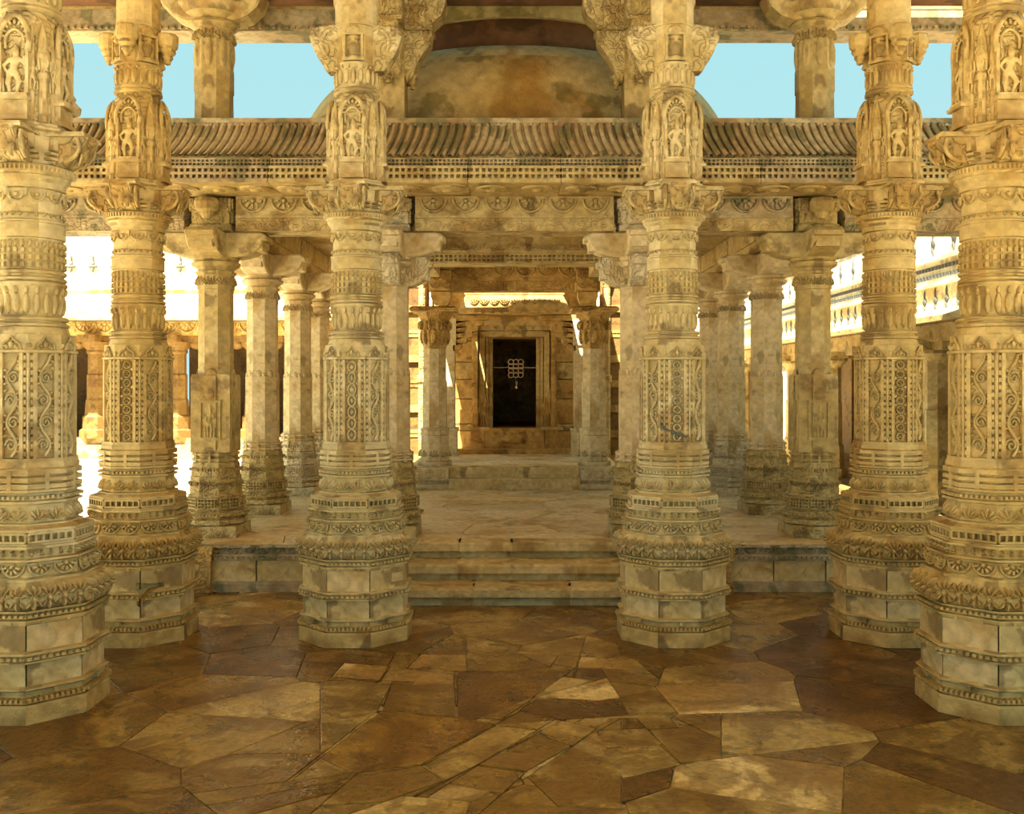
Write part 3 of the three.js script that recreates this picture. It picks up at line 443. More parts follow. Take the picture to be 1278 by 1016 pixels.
// ---------------------------------------------------------------- raised platform, steps
const PH = 0.36, PZ = 7.62;   // height and front of the platform
{
  const plat = struct('platform_floor', [span(-2.78, 2.78, 0, PH - 0.04, -PZ - 0.05, -12.6)], M.tan, 'raised stone platform of the porch behind the hall', 'platform');
  const r = rng(31), mats = [M.white, M.block[0], stone(T.white, [0.85, 0.78, 0.62], B.grain, 0.004, 0.5), stone(T.white, [0.95, 0.88, 0.74], B.grain, 0.004, 0.5)];
  voronoi(-2.78, 2.78, PZ - 0.02, 11.5, 6, 7, 0.8, 41).forEach((p, k) => { const g = slabGeo(p, PH, 0.04, 0.004, 300 + k); if (g) mk('paving_slab', g, mats[Math.floor(r() * 4)], plat); });
  for (const s of [-1, 1]) {   // moulded front either side of the steps
    const o = thing('platform_front', 'moulded stone front of the porch platform beside the steps', 'plinth', s * 1.99, 0, -PZ, 0, 'moulded platform fronts');
    mk('foot_moulding', [span(-0.8, 0.8, 0, 0.05, -0.02, 0.06), span(-0.8, 0.8, 0.05, 0.075, -0.02, 0.035)], M.moss, o);
    for (let k = 0; k < 4; k++) mk('dado_slab', span(-0.79 + k * 0.4, -0.40 + k * 0.4, 0.075, 0.235, -0.05, 0.012 + 0.006 * (k % 2)), M.block[k % 3], o, k);
    mk('dentil_moulding', [span(-0.8, 0.8, 0.235, 0.285, -0.02, 0.03), studs(1.6, 0.242, 0.278, 40, 1, 0.016).map(g => g.translate(0, 0, 0.03))], M.moss, o);
    mk('carved_cornice', [span(-0.8, 0.8, 0.285, 0.34, -0.02, 0.02), arcs(1.6, 0.288, 0.338, 14, 0.016).map(g => g.translate(0, 0, 0.02)), span(-0.8, 0.8, 0.338, PH - 0.002, -0.02, 0.05)], M.mossC, o);
    for (const e of [-0.42, 0.79 * s]) mk('pilaster', [span(e - 0.1, e + 0.1, 0, 0.06, 0, 0.1), span(e - 0.085, e + 0.085, 0.06, 0.24, 0, 0.06), span(e - 0.1, e + 0.1, 0.24, 0.29, 0, 0.09), span(e - 0.11, e + 0.11, 0.29, PH - 0.004, 0, 0.1)], M.ochreC, o);
  }
  const steps = thing('stone_steps', 'three broad worn stone steps rising from the hall to the porch', 'steps', 0, 0, -PZ);
  const rr = rng(8), widths = [[0.36, 0.33, 0.31], [0.3, 0.42, 0.28], [0.3, 0.19, 0.51]];
  [[0, 0.118, 0.56], [0.118, 0.24, 0.29], [0.24, PH + 0.002, 0.03]].forEach(([y0, y1, z1], j) => {
    let x = -1.06; widths[j].forEach((f, k) => { const w = 2.12 * f; const hh = y1 - y0, g = [at(extrude([[0.004, 0], [w - 0.004, 0], [w - 0.004, hh * 0.62], [0.004, hh * 0.62]], z1 + 0.15, 0.008), x, y0, (z1 - 0.25) / 2), at(extrude([[0.004, hh * 0.58], [w - 0.004, hh * 0.58], [w - 0.004, hh], [0.004, hh]], z1 + 0.2, 0.012), x, y0, (z1 - 0.2) / 2)]; mk('step_block', g, [M.block[2], M.tan, M.block[1]][(j + k) % 3], steps, k * 0.7, j * 0.4); x += w; });
  });
}

// ---------------------------------------------------------------- porch columns
const C = {};
{
  C.base = [turn([[0.226, 0], [0.226, 0.09], [0.215, 0.095]], 4, PI / 4), turn([[0.21, 0.095], [0.236, 0.105], [0.236, 0.14], [0.212, 0.15], [0.228, 0.165], [0.228, 0.2], [0.205, 0.21]], 8), on8(0.226, studs(0.19, 0.168, 0.198, 7, 1, 0.012)),
    turn([[0.2, 0.21], [0.206, 0.22], [0.2, 0.32], [0.205, 0.33], [0.19, 0.345]], 8), on8(0.2, lattice(0.16, 0.235, 0.31, 6, 3, 0.012, 0.3)), turn([[0.188, 0.345], [0.192, 0.355], [0.186, 0.47], [0.19, 0.48], [0.18, 0.49]], 8), on8(0.187, arcs(0.15, 0.37, 0.46, 2, 0.014)),
    turn([[0.178, 0.49], [0.18, 0.5], [0.174, 0.58], [0.165, 0.6]], 8), on8(0.176, studs(0.14, 0.52, 0.56, 6, 1, 0.01))];
  C.ribs = [turn([[0.155, 0.59], [0.155, 0.69]], 8), turn([[0.168, 0.605], [0.176, 0.612], [0.176, 0.625], [0.168, 0.632]], 8), turn([[0.168, 0.65], [0.176, 0.657], [0.176, 0.67], [0.166, 0.678]], 8), on8(0.158, [box(0.02, 0.08, 0.03, 0, 0.64, 0)])];
  C.oct = turn([[0.148, 0.68], [0.148, 1.3], [0.14, 1.312], [0.138, 1.315], [0.136, 2.0], [0.14, 2.004], [0.14, 2.02]], 8);
  C.leaf = [on8(0.136, [ball(0.03, 0.04, 0.012, 0, 1.325, 0), ball(0.016, 0.026, 0.01, 0.045, 1.318, 0)])];
  C.sq = [turn([[0.158, 0.68], [0.158, 1.28], [0.15, 1.31]], 4, PI / 4), turn([[0.13, 1.3], [0.13, 2.0], [0.138, 2.004], [0.138, 2.02]], 8), ...q4.map(k => copyAt(join(span(-0.05, 0.05, 0.7, 1.3, 0.15, 0.172), span(-0.085, -0.07, 0.8, 1.1, 0.15, 0.172), span(0.07, 0.085, 0.8, 1.1, 0.15, 0.172), span(-0.09, 0.09, 1.08, 1.1, 0.15, 0.175), span(-0.09, 0.09, 0.78, 0.8, 0.15, 0.175), ball(0.045, 0.05, 0.02, 0, 1.15, 0.165), ball(0.05, 0.06, 0.02, 0, 1.3, 0.14)), mat(0, 0, 0, 0, k * PI / 2)))];
  C.sqFig = at(standing.clone(), 0, 0.94, 0.178, 0, 0, 0, 0.1, 0.145, 0.05);
  C.neck = [turn([[0.138, 2.02], [0.138, 2.12], [0.15, 2.13], [0.15, 2.15]], 8), on8(0.138, fans(0.1, 2.03, 2.115, 2, 0.012)), turn([[0.14, 2.15], [0.15, 2.17], [0.185, 2.19], [0.195, 2.205], [0.195, 2.22], [0.17, 2.23], [0.185, 2.245], [0.185, 2.26], [0.15, 2.27]], 24)];
  const ap = [[0, 2.26], [0.13, 2.26]]; for (let i = 0; i <= 8; i++) { const t = i / 8; ap.push([0.15 + 0.25 * Math.sin(t * PI / 2), 2.27 + 0.13 * (1 - Math.cos(t * PI / 2))]); } ap.push([0.43, 2.405], [0.43, 2.425], [0.4, 2.45], [0, 2.45]);
  C.arm = [at(extrude(ap, 0.24, 0.012), 0, 0, 0, 0, -PI / 2, 0), span(-0.09, 0.09, 2.31, 2.42, 0.3, 0.405)];
  C.dwarfBlock = [turn([[0.16, 2.45], [0.165, 2.46], [0.165, 2.5], [0.15, 2.51], [0.15, 2.6], [0.165, 2.61], [0.165, 2.712]], 4, PI / 4), ...q4.map(k => copyAt(join(span(-0.1, 0.1, 2.52, 2.62, 0.14, 0.17), span(-0.14, -0.08, 2.63, 2.71, 0.15, 0.18), span(0.08, 0.14, 2.63, 2.71, 0.15, 0.18)), mat(0, 0, 0, 0, k * PI / 2)))];
  C.finial = [turn([[0, 2.62], [0.03, 2.63], [0.05, 2.66], [0.05, 2.68], [0.09, 2.7], [0.095, 2.76], [0.08, 2.79], [0, 2.8]], 12).translate(0, -0.095, 0.24), span(-0.04, 0.04, 2.58, 2.7, 0.14, 0.24)];
  for (const k of Object.keys(C)) C[k] = boxUV(Array.isArray(C[k]) ? join(C[k]) : C[k]);
}
function porchColumn(name, label, group, x, y, D, square, m, mc, opts = {}) {
  const t = thing(name, label, 'column', x, y, -D, 0, group), rot = (o, k) => { o.rotation.y = k * PI / 2; return o; };
  mk('base', C.base, opts.baseMat ?? M.tanC, t); mk('ribbed_moulding', C.ribs, m, t);
  if (square) { const s = mk('shaft', C.sq, m, t); for (const k of q4) rot(mk('relief_figure', C.sqFig, m, s), k); } else { const s = mk('shaft', C.oct, m, t); mk('leaf_carving', C.leaf, m, s); }
  mk('neck', C.neck, m, t);
  for (const k of q4) rot(mk('bracket', C.arm, m, t), k);
  if (opts.tiers) for (const k of q4) { const b = rot(mk('lower_bracket', C.arm, mc, t), k); b.scale.set(0.8, 1.2, 0.76); b.position.y = -0.69; }
  if (!opts.noBlock) { const d = thing('capital_block', opts.tiers ? 'carved stone block with lobed finial on the inner porch column' : 'carved stone block with lobed finial on the platform corner column', 'capital', x, y + 0.016, -D, 0, opts.tiers ? 'capital blocks on the inner porch columns' : 'capital blocks on the platform corner columns'); mk('block', C.dwarfBlock, mc, d); mk('finial', C.finial, m, d); }
  return t;
}
const DP = 8.12;
for (const s of [-1, 1]) {
  porchColumn('porch_column', 'square-shafted porch column with niche figures at the platform corner', 'outer porch columns at the platform front', s * 2.45, PH, DP, true, M.tan, M.tanC);
  porchColumn('porch_column', 'grey marble porch column at the head of the steps', 'inner porch columns at the head of the steps', s * 1.01, PH, DP, false, M.white, M.whiteC, { tiers: true });
  [9.5, 11.05, 12.15].forEach((D, k) => porchColumn('aisle_column', ['octagonal aisle column, second in its row from the platform front', 'octagonal aisle column, third in its row from the platform front', 'bright octagonal marble aisle column at the far end of its row'][k], ['second aisle columns', 'third aisle columns', 'far aisle columns'][k], s * 2.42, PH, D, false, M.white, M.tanC, { baseMat: k ? M.whiteC : M.tanC, noBlock: true }));
  const wing = thing('wing_column', 'stone column carrying the outer end of the porch eave', 'column', s * 4.25, 0, -DP, 0, 'columns at the outer ends of the eave');
  mk('base', C.base, M.tanC, wing); const w2 = mk('shaft', C.wing ??= boxUV(turn([[0.15, 0.55], [0.15, 1.4], [0.14, 1.42], [0.14, 2.45], [0.2, 2.5], [0.2, 2.55]], 8)), M.tan, wing); for (const k of q4) { const b = mk('bracket', C.arm, M.tan, wing); b.rotation.y = k * PI / 2; b.position.y = 0.34; }
}

// ---------------------------------------------------------------- front beams, eave and upper gallery
function friezeBeam(name, label, category, x0, x1, y0, D, n, opts = {}) {
  const w = x1 - x0, o = thing(name, label, category, (x0 + x1) / 2, y0, -D, 0, opts.group), m = opts.m ?? M.beam, mc = opts.mc ?? M.beamC, d = opts.d ?? 0.32, k = opts.k ?? 1;
  mk('lower_course', [span(-w / 2, w / 2, 0, 0.1 * k, -d / 2, d / 2), span(-w / 2, w / 2, 0.085 * k, 0.1 * k, d / 2, d / 2 + 0.012)], mc, o);
  mk('upper_course', [span(-w / 2, w / 2, 0.104 * k, 0.302 * k, -d / 2, d / 2 - 0.01), span(-w / 2, w / 2, 0.104 * k, 0.125 * k, d / 2 - 0.01, d / 2 + 0.006), span(-w / 2, w / 2, 0.28 * k, 0.302 * k, d / 2 - 0.01, d / 2 + 0.01)], m, o);
  for (let i = 0; i < n; i++) mk('garland_carving', arcs(w * 0.98 / n, 0.13 * k, 0.27 * k, 1, 0.022, 0.72).map(g => g.translate(((i + 0.5) / n - 0.5) * w * 0.98, 0, d / 2 - 0.01)), m, o);
  return o;
}
const BY = 2.81;
friezeBeam('frieze_beam', 'long frieze beam of hanging garlands over the steps', 'beam', -0.8, 0.8, BY + 0.014, DP, 6);
for (const s of [-1, 1]) {
  friezeBeam('frieze_beam', 'short garland beam between the inner and outer porch columns', 'beam', s * 1.73 - 0.515, s * 1.73 + 0.515, BY + 0.014, DP, 4, { group: 'garland beams beside the steps', m: s > 0 ? M.moss : M.beam });
  friezeBeam('frieze_beam', 'garland beam reaching from the outer porch column to the wing column', 'beam', s * 3.36 - 0.7, s * 3.36 + 0.7, BY + 0.014, DP, 5, { group: 'outer garland beams', m: M.moss, mc: M.mossC });
  const l = thing('side_beam', 'plain side beam running back over the aisle columns', 'beam', s * 2.43, BY, -10.2, 0, 'side beams over the aisle columns');
  mk('beam_course', [span(-0.16, 0.16, 0.016, 0.12, 1.87, -2.3), span(-0.18, 0.18, 0.12, 0.312, 1.87, -2.3)], M.beam, l);
  const l2 = thing('inner_beam', 'beam running back from the inner porch column towards the shrine', 'beam', s * 1.01, BY, -9.9, 0, 'inner beams towards the shrine');
  mk('beam_course', [span(-0.15, 0.15, 0.016, 0.13, 1.57, -1.54), span(-0.17, 0.17, 0.13, 0.312, 1.57, -1.54)], M.beam, l2);
}
const cross = thing('cross_beam', 'dark carved cross beam spanning the porch halfway to the shrine', 'beam', 0, 2.76, -9.75);
mk('beam_course', [span(-0.83, 0.83, 0, 0.1, -0.15, 0.12), span(-0.83, 0.83, 0.1, 0.13, -0.15, 0.16), span(-0.83, 0.83, 0.13, 0.36, -0.15, 0.13)], M.beam, cross);
mk('fret_carving', [lattice(1.64, 0.012, 0.09, 36, 2, 0.03, 0.36).map(g => g.translate(0, 0, 0.12)), studs(1.64, 0.14, 0.19, 40, 1, 0.02).map(g => g.translate(0, 0, 0.13))].flat(), M.beam, cross);
struct('porch_ceiling', [span(-2.75, 2.75, 3.13, 3.42, -7.95, -12.45), span(-4.5, -2.75, 3.13, 3.42, -7.95, -8.5), span(2.75, 4.5, 3.13, 3.42, -7.95, -8.5)], M.beam, 'flat stone roof slab over the porch', 'ceiling');

{ // the eave: curved ribs above two pierced bands
  const o = thing('ribbed_eave', 'long mossy stone eave with curved ribs above pierced bands', 'eave', 0, 0, 0);
  const De = 7.42, y0 = 3.10, xs = [-4.5, -3.6, -2.7, -1.85, -1.0, -0.35, 0.35, 1.0, 1.85, 2.7, 3.6, 4.5];
  for (let i = 0; i < xs.length - 1; i++) {
    const w = xs[i + 1] - xs[i] - 0.004, cx = (xs[i] + xs[i + 1]) / 2, st = part('eave_stone', o); st.position.set(cx, 0, -De);
    mk('soffit_slab', span(-w / 2, w / 2, y0, y0 + 0.03, 0.0, -0.52), M.beam, st, i);
    mk('pierced_band', [span(-w / 2, w / 2, y0 + 0.03, y0 + 0.128, -0.05, -0.12), lattice(w, y0 + 0.03, y0 + 0.122, Math.round(w / 0.045), 2, 0.034, 0.42).map(g => g.translate(0, 0, -0.048)), span(-w / 2, w / 2, y0 + 0.004, y0 + 0.028, 0, 0.012)], i === 2 || i === 8 ? M.moss : M.tan, st, i);
    mk('small_pierced_band', [span(-w / 2, w / 2, y0 + 0.122, y0 + 0.2, -0.09, -0.2), span(-w / 2, w / 2, y0 + 0.124, y0 + 0.14, -0.03, -0.1), lattice(w, y0 + 0.142, y0 + 0.195, Math.round(w / 0.032), 2, 0.026, 0.4).map(g => g.translate(0, 0, -0.092))], M.moss, st, i);
    const slope = t => [lerp(-0.07, -0.36, Math.pow(t, 0.8)), lerp(y0 + 0.2, y0 + 0.57, t)], sl = [];
    for (let k = 0; k < 6; k++) { const [z0, a0] = slope(k / 6), [z1, a1] = slope((k + 1) / 6); sl.push(box(w, 0.05, Math.hypot(z1 - z0, a1 - a0) + 0.01, 0, (a0 + a1) / 2 - 0.012, (z0 + z1) / 2 - 0.02, 0, Math.atan2(a1 - a0, -(z1 - z0)))); }
    mk('sloping_slab', sl, M.moss, st, i);
    const ribs = [], n = Math.round(w / 0.062), dir = cx < -0.2 ? 1 : cx > 0.2 ? -1 : 0;
    for (let k = 0; k < n; k++) { const x = (k + 0.5) / n * w - w / 2, d = dir || (x < 0 ? 1 : -1); const pts = []; for (let j = 0; j <= 5; j++) { const t = j / 5 * 0.8, [z, y] = slope(t + 0.04); pts.push([clamp(x + d * 0.075 * Math.sin(t / 0.8 * PI * 0.5) - d * 0.04, -w / 2, w / 2), y + 0.004, z + 0.014]); } ribs.push(tube(pts, 0.0245, 6, 5)); }
    mk('curved_ribs', ribs, M.moss, st, i);
    mk('coping', [span(-w / 2, w / 2, y0 + 0.535, y0 + 0.575, -0.32, -0.5), studs(w, y0 + 0.5, y0 + 0.535, Math.round(w / 0.05), 1, 0.03).map(g => g.translate(0, 0, -0.345))], M.moss, st, i);
    const lots = []; const nl = Math.max(1, Math.round(w / 0.33)); for (let k = 0; k < nl; k++) lots.push(at(turn([[0.12, 0], [0.12, -0.012], [0.09, -0.02], [0.05, -0.016], [0.03, -0.03], [0, -0.032]], 16), (k + 0.5) / nl * w - w / 2, y0, -0.2));
    for (const g of lots) mk('soffit_lotus', g, M.beam, st, i);
  }
}
{ // upper gallery
  for (const s of [-1, 1]) {
    const c = thing('gallery_column', 'plain octagonal gallery column standing on the roof above the eave', 'column', s * 2.52, 3.42, -8.3, 0, 'gallery columns on the roof');
    mk('shaft', turn([[0.2, 0], [0.2, 0.1], [0.16, 0.24], [0.148, 0.26], [0.144, 0.6], [0.15, 0.61], [0.15, 0.8], [0.146, 0.81], [0.146, 1.12]], 8), M.tan, c); mk('fluted_neck', [on8(0.146, [ball(0.035, 0.13, 0.02, 0, 0.92, 0), fans(0.11, 1.02, 1.12, 2, 0.014)])], M.tan, c);
    mk('cushion_capital', turn([[0.145, 1.1], [0.16, 1.13], [0.2, 1.16], [0.2, 1.18], [0.18, 1.19], [0.24, 1.24], [0.29, 1.32], [0.3, 1.4]], 24), M.tan, c);
    for (const k of [1, 3]) { const b = mk('bracket', C.gArm ??= boxUV(at(extrude([[0.1, 1.2], [0.2, 1.2], [0.3, 1.24], [0.38, 1.31], [0.42, 1.4], [0.1, 1.4]], 0.26, 0.015), 0, 0, 0, 0, -PI / 2, 0)), M.tan, c); b.rotation.y = k * PI / 2; }
    const d = thing('gallery_pier', 'square gallery pier with scrolled bracket beside the stained dome', 'column', s * 1.03, 3.42, -8.25, 0, 'gallery piers beside the dome');
    mk('shaft', [turn([[0.125, 0], [0.125, 0.9], [0.14, 0.92], [0.14, 0.96]], 4, PI / 4), turn([[0.12, 0.96], [0.12, 1.41]], 4, PI / 4)], M.tan, d);
    for (const k of q4) { const b = mk('scroll_bracket', C.sArm ??= boxUV(join(at(extrude([[0.08, 0.78], [0.14, 0.7], [0.17, 0.72], [0.2, 0.82], [0.26, 0.92], [0.32, 1.0], [0.33, 1.08], [0.08, 1.08]], 0.2, 0.02), 0, 0, 0, 0, -PI / 2, 0), span(-0.13, 0.13, 1.09, 1.12, 0.05, 0.36), at(extrude([[0.05, 1.12], [0.2, 1.12], [0.33, 1.15], [0.41, 1.22], [0.44, 1.3], [0.44, 1.39], [0.05, 1.39]], 0.26, 0.02), 0, 0, 0, 0, -PI / 2, 0), turn([[0, 0.62], [0.02, 0.63], [0.025, 0.66], [0.04, 0.68], [0.035, 0.7], [0.05, 0.73], [0.03, 0.76]], 10).translate(0, 0, 0.18), ball(0.08, 0.06, 0.06, 0, 0.95, 0.24))), M.tanC, d); b.rotation.y = k * PI / 2; }
    const ub = thing('gallery_beam', 'mossy upper beam closing the top of the open gallery', 'beam', s * 2.95, 4.68, -8.8, 0, 'upper gallery beams');
    mk('dentil_course', [span(-1.75, 1.75, 0, 0.055, -0.16, 0.15), studs(3.5, 0.006, 0.05, 60, 1, 0.016).map(g => g.translate(0, 0, 0.15))], M.moss, ub); mk('mossy_course', span(-1.75, 1.75, 0.055, 0.19, -0.16, 0.15), M.moss, ub); mk('pale_course', span(-1.75, 1.75, 0.19, 0.405, -0.16, 0.155), M.tan, ub);
  }
  struct('gallery_ceiling', [span(-4.6, 4.6, 4.84, 5.1, -7.88, -8.5)], M.redBrown, 'dark red-brown lintel slab over the gallery', 'ceiling');  // same dark red-brown tone as the middle tier of the dome
  struct('wall_added_shade', [span(-4.7, 2.3, 5.1, 9.4, -7.9, -8.9)], M.tan, 'unseen wall mass added above the gallery to shade the dome', 'wall');  // unseen mass, added only to cast shade on the dome behind
  const dm = thing('porch_dome', 'weathered ochre plaster dome rising behind the eave', 'dome', 0, 3.425, -10.4); dm.scale.set(0.97, 0.96, 0.86);
  const prof = []; for (let i = 0; i <= 16; i++) { const t = i / 16 * PI / 2; prof.push([1.55 + 0.82 * Math.cos(t), 0.1 + 1.2 * Math.sin(t)]); }
  mk('drum', turn([[2.37, 0], [2.37, 0.1], ...prof], 64), M.plaster, dm);
  mk('dark_tier', turn([[1.5, 1.29], [1.47, 1.45], [1.4, 1.63]], 64), M.redBrown, dm);
  mk('top_tier', turn([[1.46, 1.63], [1.46, 2.0], [1.2, 2.2], [0.6, 2.4], [0, 2.45]], 64), M.plaster, dm);
}

// ---------------------------------------------------------------- shrine porch and shrine
const SH = 0.61;
{
  const pl = struct('shrine_floor', [span(-1.25, 1.25, 0.3, SH, -11.62, -14.75)], M.white, 'upper stone floor of the shrine porch', 'platform');
  const st = thing('shrine_steps', 'two low stone steps up to the shrine door', 'steps', 0, PH, -11.62);
  [[0, 0.12, 0.16], [0.12, 0.252, 0.02]].forEach(([y0, y1, z1], j) => { const f = j ? [0.5, 0.5] : [0.33, 0.37, 0.3]; let x = -0.76; for (const q of f) { mk('step_block', at(extrude([[0.003, 0], [q * 1.52 - 0.003, 0], [q * 1.52 - 0.003, y1 - y0], [0.003, y1 - y0]], z1 + 0.2, 0.008), x, y0, (z1 - 0.2) / 2), M.block[(j + (x > 0)) % 3], st, x); x += q * 1.52; } });
  for (const s of [-1, 1]) {
    const pd = thing('pedestal_block', 'carved pedestal block with a row of rosettes beside the shrine steps', 'pedestal', s * 1.065, PH, -11.66, 0, 'rosette pedestals of the shrine porch');
    mk('body', [span(-0.295, 0.3, 0, 0.06, -0.3, 0.13), span(-0.28, 0.28, 0.06, 0.1, -0.3, 0.08), span(-0.295, 0.3, 0.1, 0.247, -0.3, 0.12)], M.white, pd); for (const x of [-0.2, -0.067, 0.067, 0.2]) mk('rosette', [at(ni(new THREE.TorusGeometry(0.042, 0.014, 5, 12)), x, 0.18, 0.12), ball(0.026, 0.026, 0.02, x, 0.18, 0.12)], M.white, pd);
    const c = thing('shrine_column', 'slender bright column of the shrine porch with carved leafy capital', 'column', s * 0.96, SH, -11.95, 0, 'columns of the shrine porch');
    mk('base', [turn([[0.2, 0], [0.2, 0.05], [0.175, 0.06]], 8), turn([[0.165, 0.06], [0.16, 0.36], [0.172, 0.37], [0.172, 0.385]], 8), on8(0.162, fans(0.12, 0.1, 0.2, 1, 0.02)), turn([[0.16, 0.385], [0.16, 0.42], [0.172, 0.425], [0.172, 0.44], [0.15, 0.45]], 8)], M.white, c);
    mk('shaft', turn([[0.142, 0.45], [0.142, 1.0], [0.132, 1.02], [0.13, 1.4]], 8), M.white, c);
    mk('leafy_capital', [turn([[0.13, 1.4], [0.14, 1.45], [0.17, 1.75], [0.2, 1.8], [0.22, 1.84]], 8), on8(0.15, [ball(0.04, 0.1, 0.025, 0, 1.55, 0), ball(0.025, 0.06, 0.03, 0.05, 1.68, 0.01), ball(0.025, 0.06, 0.03, -0.05, 1.68, 0.01)]), turn([[0.27, 1.84], [0.28, 1.85], [0.28, 1.88], [0.25, 1.9]], 4, PI / 4)], M.ochreC, c);
    const hb = thing('hanging_bracket', 'dark stepped bracket block above the shrine porch column', 'bracket', s * 0.86, SH + 1.905, -11.655, 0, 'stepped bracket blocks of the shrine porch');
    mk('block', [turn([[0.07, 0], [0.09, 0.02], [0.12, 0.1]], 4, PI / 4), span(-0.115, 0.115, 0.1, 0.15, -0.12, 0.12), span(-0.14, 0.14, 0.16, 0.27, -0.14, 0.14), span(-0.125, 0.125, 0.27, 0.4, -0.13, 0.13), span(-0.15, 0.15, 0.41, 0.59, -0.15, 0.15)], M.ochre, hb);
    mk('leaf_carving', [fans(0.24, 0.285, 0.39, 2, 0.02).map(g => g.translate(0, 0, 0.13)), studs(0.28, 0.42, 0.58, 5, 3, 0.014).map(g => g.translate(0, 0, 0.15)), arcs(0.26, 0.17, 0.26, 2, 0.014).map(g => g.translate(0, 0, 0.14))].flat(), M.ochre, hb);
    const p = thing('door_pilaster', 'square pilaster with serrated bracket at the front of the shrine wall', 'pilaster', s * 0.93, SH, -13.5, 0, 'pilasters before the shrine wall');
    mk('base', [span(-0.17, 0.17, 0, 0.05, -0.17, 0.17), span(-0.15, 0.15, 0.05, 0.38, -0.15, 0.15), span(-0.165, 0.165, 0.34, 0.38, -0.165, 0.165)], M.white, p); mk('shaft', [span(-0.12, 0.12, 0.38, 1.5, -0.12, 0.12), span(-0.14, 0.14, 1.5, 1.86, -0.14, 0.14)], M.white, p);
    const bk = []; for (let k = 0; k < 6; k++) { const u = 0.1 + k * 0.075; bk.push(extrude([[0, 1.42 + k * 0.075], [u, 1.46 + k * 0.08], [u + 0.01, 1.5 + k * 0.08], [u, 1.53 + k * 0.075], [0, 1.53 + k * 0.075]], 0.2, 0.008)); }
    const bm = mk('serrated_bracket', bk, M.ochre, p); bm.rotation.y = s > 0 ? PI : 0; bm.position.set(-s * 0.1, 0, 0.02);
  }
  friezeBeam('frieze_beam', 'dim ochre garland beam over the shrine porch columns', 'beam', -0.79, 0.79, 2.7, 11.95, 6, { m: M.ochre, mc: M.ochreC, d: 0.26, k: 1.15 });
  const top = thing('shrine_beam', 'plain ochre upper beam of the shrine porch', 'beam', 0, 3.052, -11.95); mk('beam_course', [span(-1.18, 1.18, 0.002, 0.065, -0.14, 0.12)], M.ochre, top);
  const ev = thing('shrine_eave', 'small gilded-looking eave with splayed ends over the shrine door', 'eave', 0, 2.55, -13.2);
  mk('eave_slab', [extrude([[-0.74, 0], [0.74, 0], [0.64, 0.19], [0.64, 0.22], [-0.64, 0.22], [-0.64, 0.19]], 0.1, 0.01).translate(0, 0, 0.1), span(-0.66, 0.66, 0.22, 0.25, -0.5, 0.155), span(-0.76, 0.76, -0.02, 0.015, -0.3, 0.19)], M.gold, ev); mk('garland_band', arcs(1.2, 0.03, 0.19, 9, 0.02).map(g => g.translate(0, 0, 0.15)), M.gold, ev); for (let k = 0; k < 12; k++) mk('hanging_lobe', ball(0.05, 0.03, 0.02, -0.66 + k * 0.12, -0.01, 0.18), M.ochre, ev);
  struct('shrine_ceiling', [span(-1.19, 1.19, 3.12, 3.3, -12.47, -12.7), span(-1.19, -0.8, 3.12, 3.3, -12.7, -13.5), span(0.8, 1.19, 3.12, 3.3, -12.7, -13.5), span(-1.19, 1.19, 3.12, 3.3, -13.5, -14.7)], M.ochre, 'roof slab of the shrine porch, slot added for sun', 'ceiling');  // slot shaped to let sun reach the eave, side pieces block the rest
  // wall of the shrine with coursed blocks round the door
  const wall = struct('wall_shrine', [span(-1.2, -0.56, SH, 3.12, -14.40, -14.7), span(0.56, 1.2, SH, 3.12, -14.40, -14.7), span(-0.56, -0.32, SH, 3.12, -14.225, -14.7), span(0.32, 0.56, SH, 3.12, -14.225, -14.7), span(-0.32, 0.32, 2.24, 3.12, -14.225, -14.7), span(-0.32, 0.32, SH, 0.955, -14.225, -14.7)], M.ochre, 'ochre stone front wall of the shrine', 'wall');
  for (const s of [-1, 1]) { let y = SH; [0.3, 0.1, 0.36, 0.28, 0.25, 0.3, 0.3].forEach((h, k) => { mk('stone_block', span(s * 0.56, s * 0.9, y + 0.006, y + h - 0.006, -14.265, -14.40), [M.ochre, M.gold, M.ochre][k % 3], wall, k * 0.6, s); y += h; }); }
  struct('wall_added_cell', [span(-1.2, -1.0, 0.5, 3.1, -14.7, -18.2), span(1.0, 1.2, 0.5, 3.1, -14.7, -18.2), span(-1.2, 1.2, 0.5, 3.1, -18.2, -18.4), span(-1.2, 1.2, 2.9, 3.1, -14.7, -18.2), span(-1.2, 1.2, 0.5, 0.9, -14.7, -18.2)], M.ochre, 'closed stone cell added behind the shrine doorway to make it dark', 'wall');  // cell added so the opening turns black where a door leaf would be
  const fr = thing('shrine_doorway', 'moulded ochre stone doorway into an added dark cell, brass ring grille hung across it', 'doorway', 0, SH, -14.1);
  for (const s of [-1, 1]) {
    mk('outer_jamb', [span(s * 0.52, s * 0.575, 0.37, 1.9, -0.1, 0.13), span(s * 0.5, s * 0.52, 0.37, 1.75, -0.1, 0.0)], M.ochre, fr); mk('groove', span(s * 0.575, s * 0.61, 0.35, 1.9, -0.1, -0.06), M.ochre, fr); mk('inner_jamb', [span(s * 0.42, s * 0.495, 0.37, 1.72, -0.1, 0.07), span(s * 0.37, s * 0.405, 0.37, 1.64, -0.1, 0.03), span(s * 0.31, s * 0.36, 0.35, 1.62, -0.1, -0.02), span(s * 0.31, s * 0.42, 0.35, 1.64, -0.1, -0.05)], M.gold, fr);
    mk('jamb_plinth', span(s * 0.36, s * 0.66, 0.33, 0.37, -0.1, 0.14), M.gold, fr); mk('plinth_block', span(s * 0.425, s * 0.622, 0, 0.325, -0.1, 0.06), M.ochre, fr);
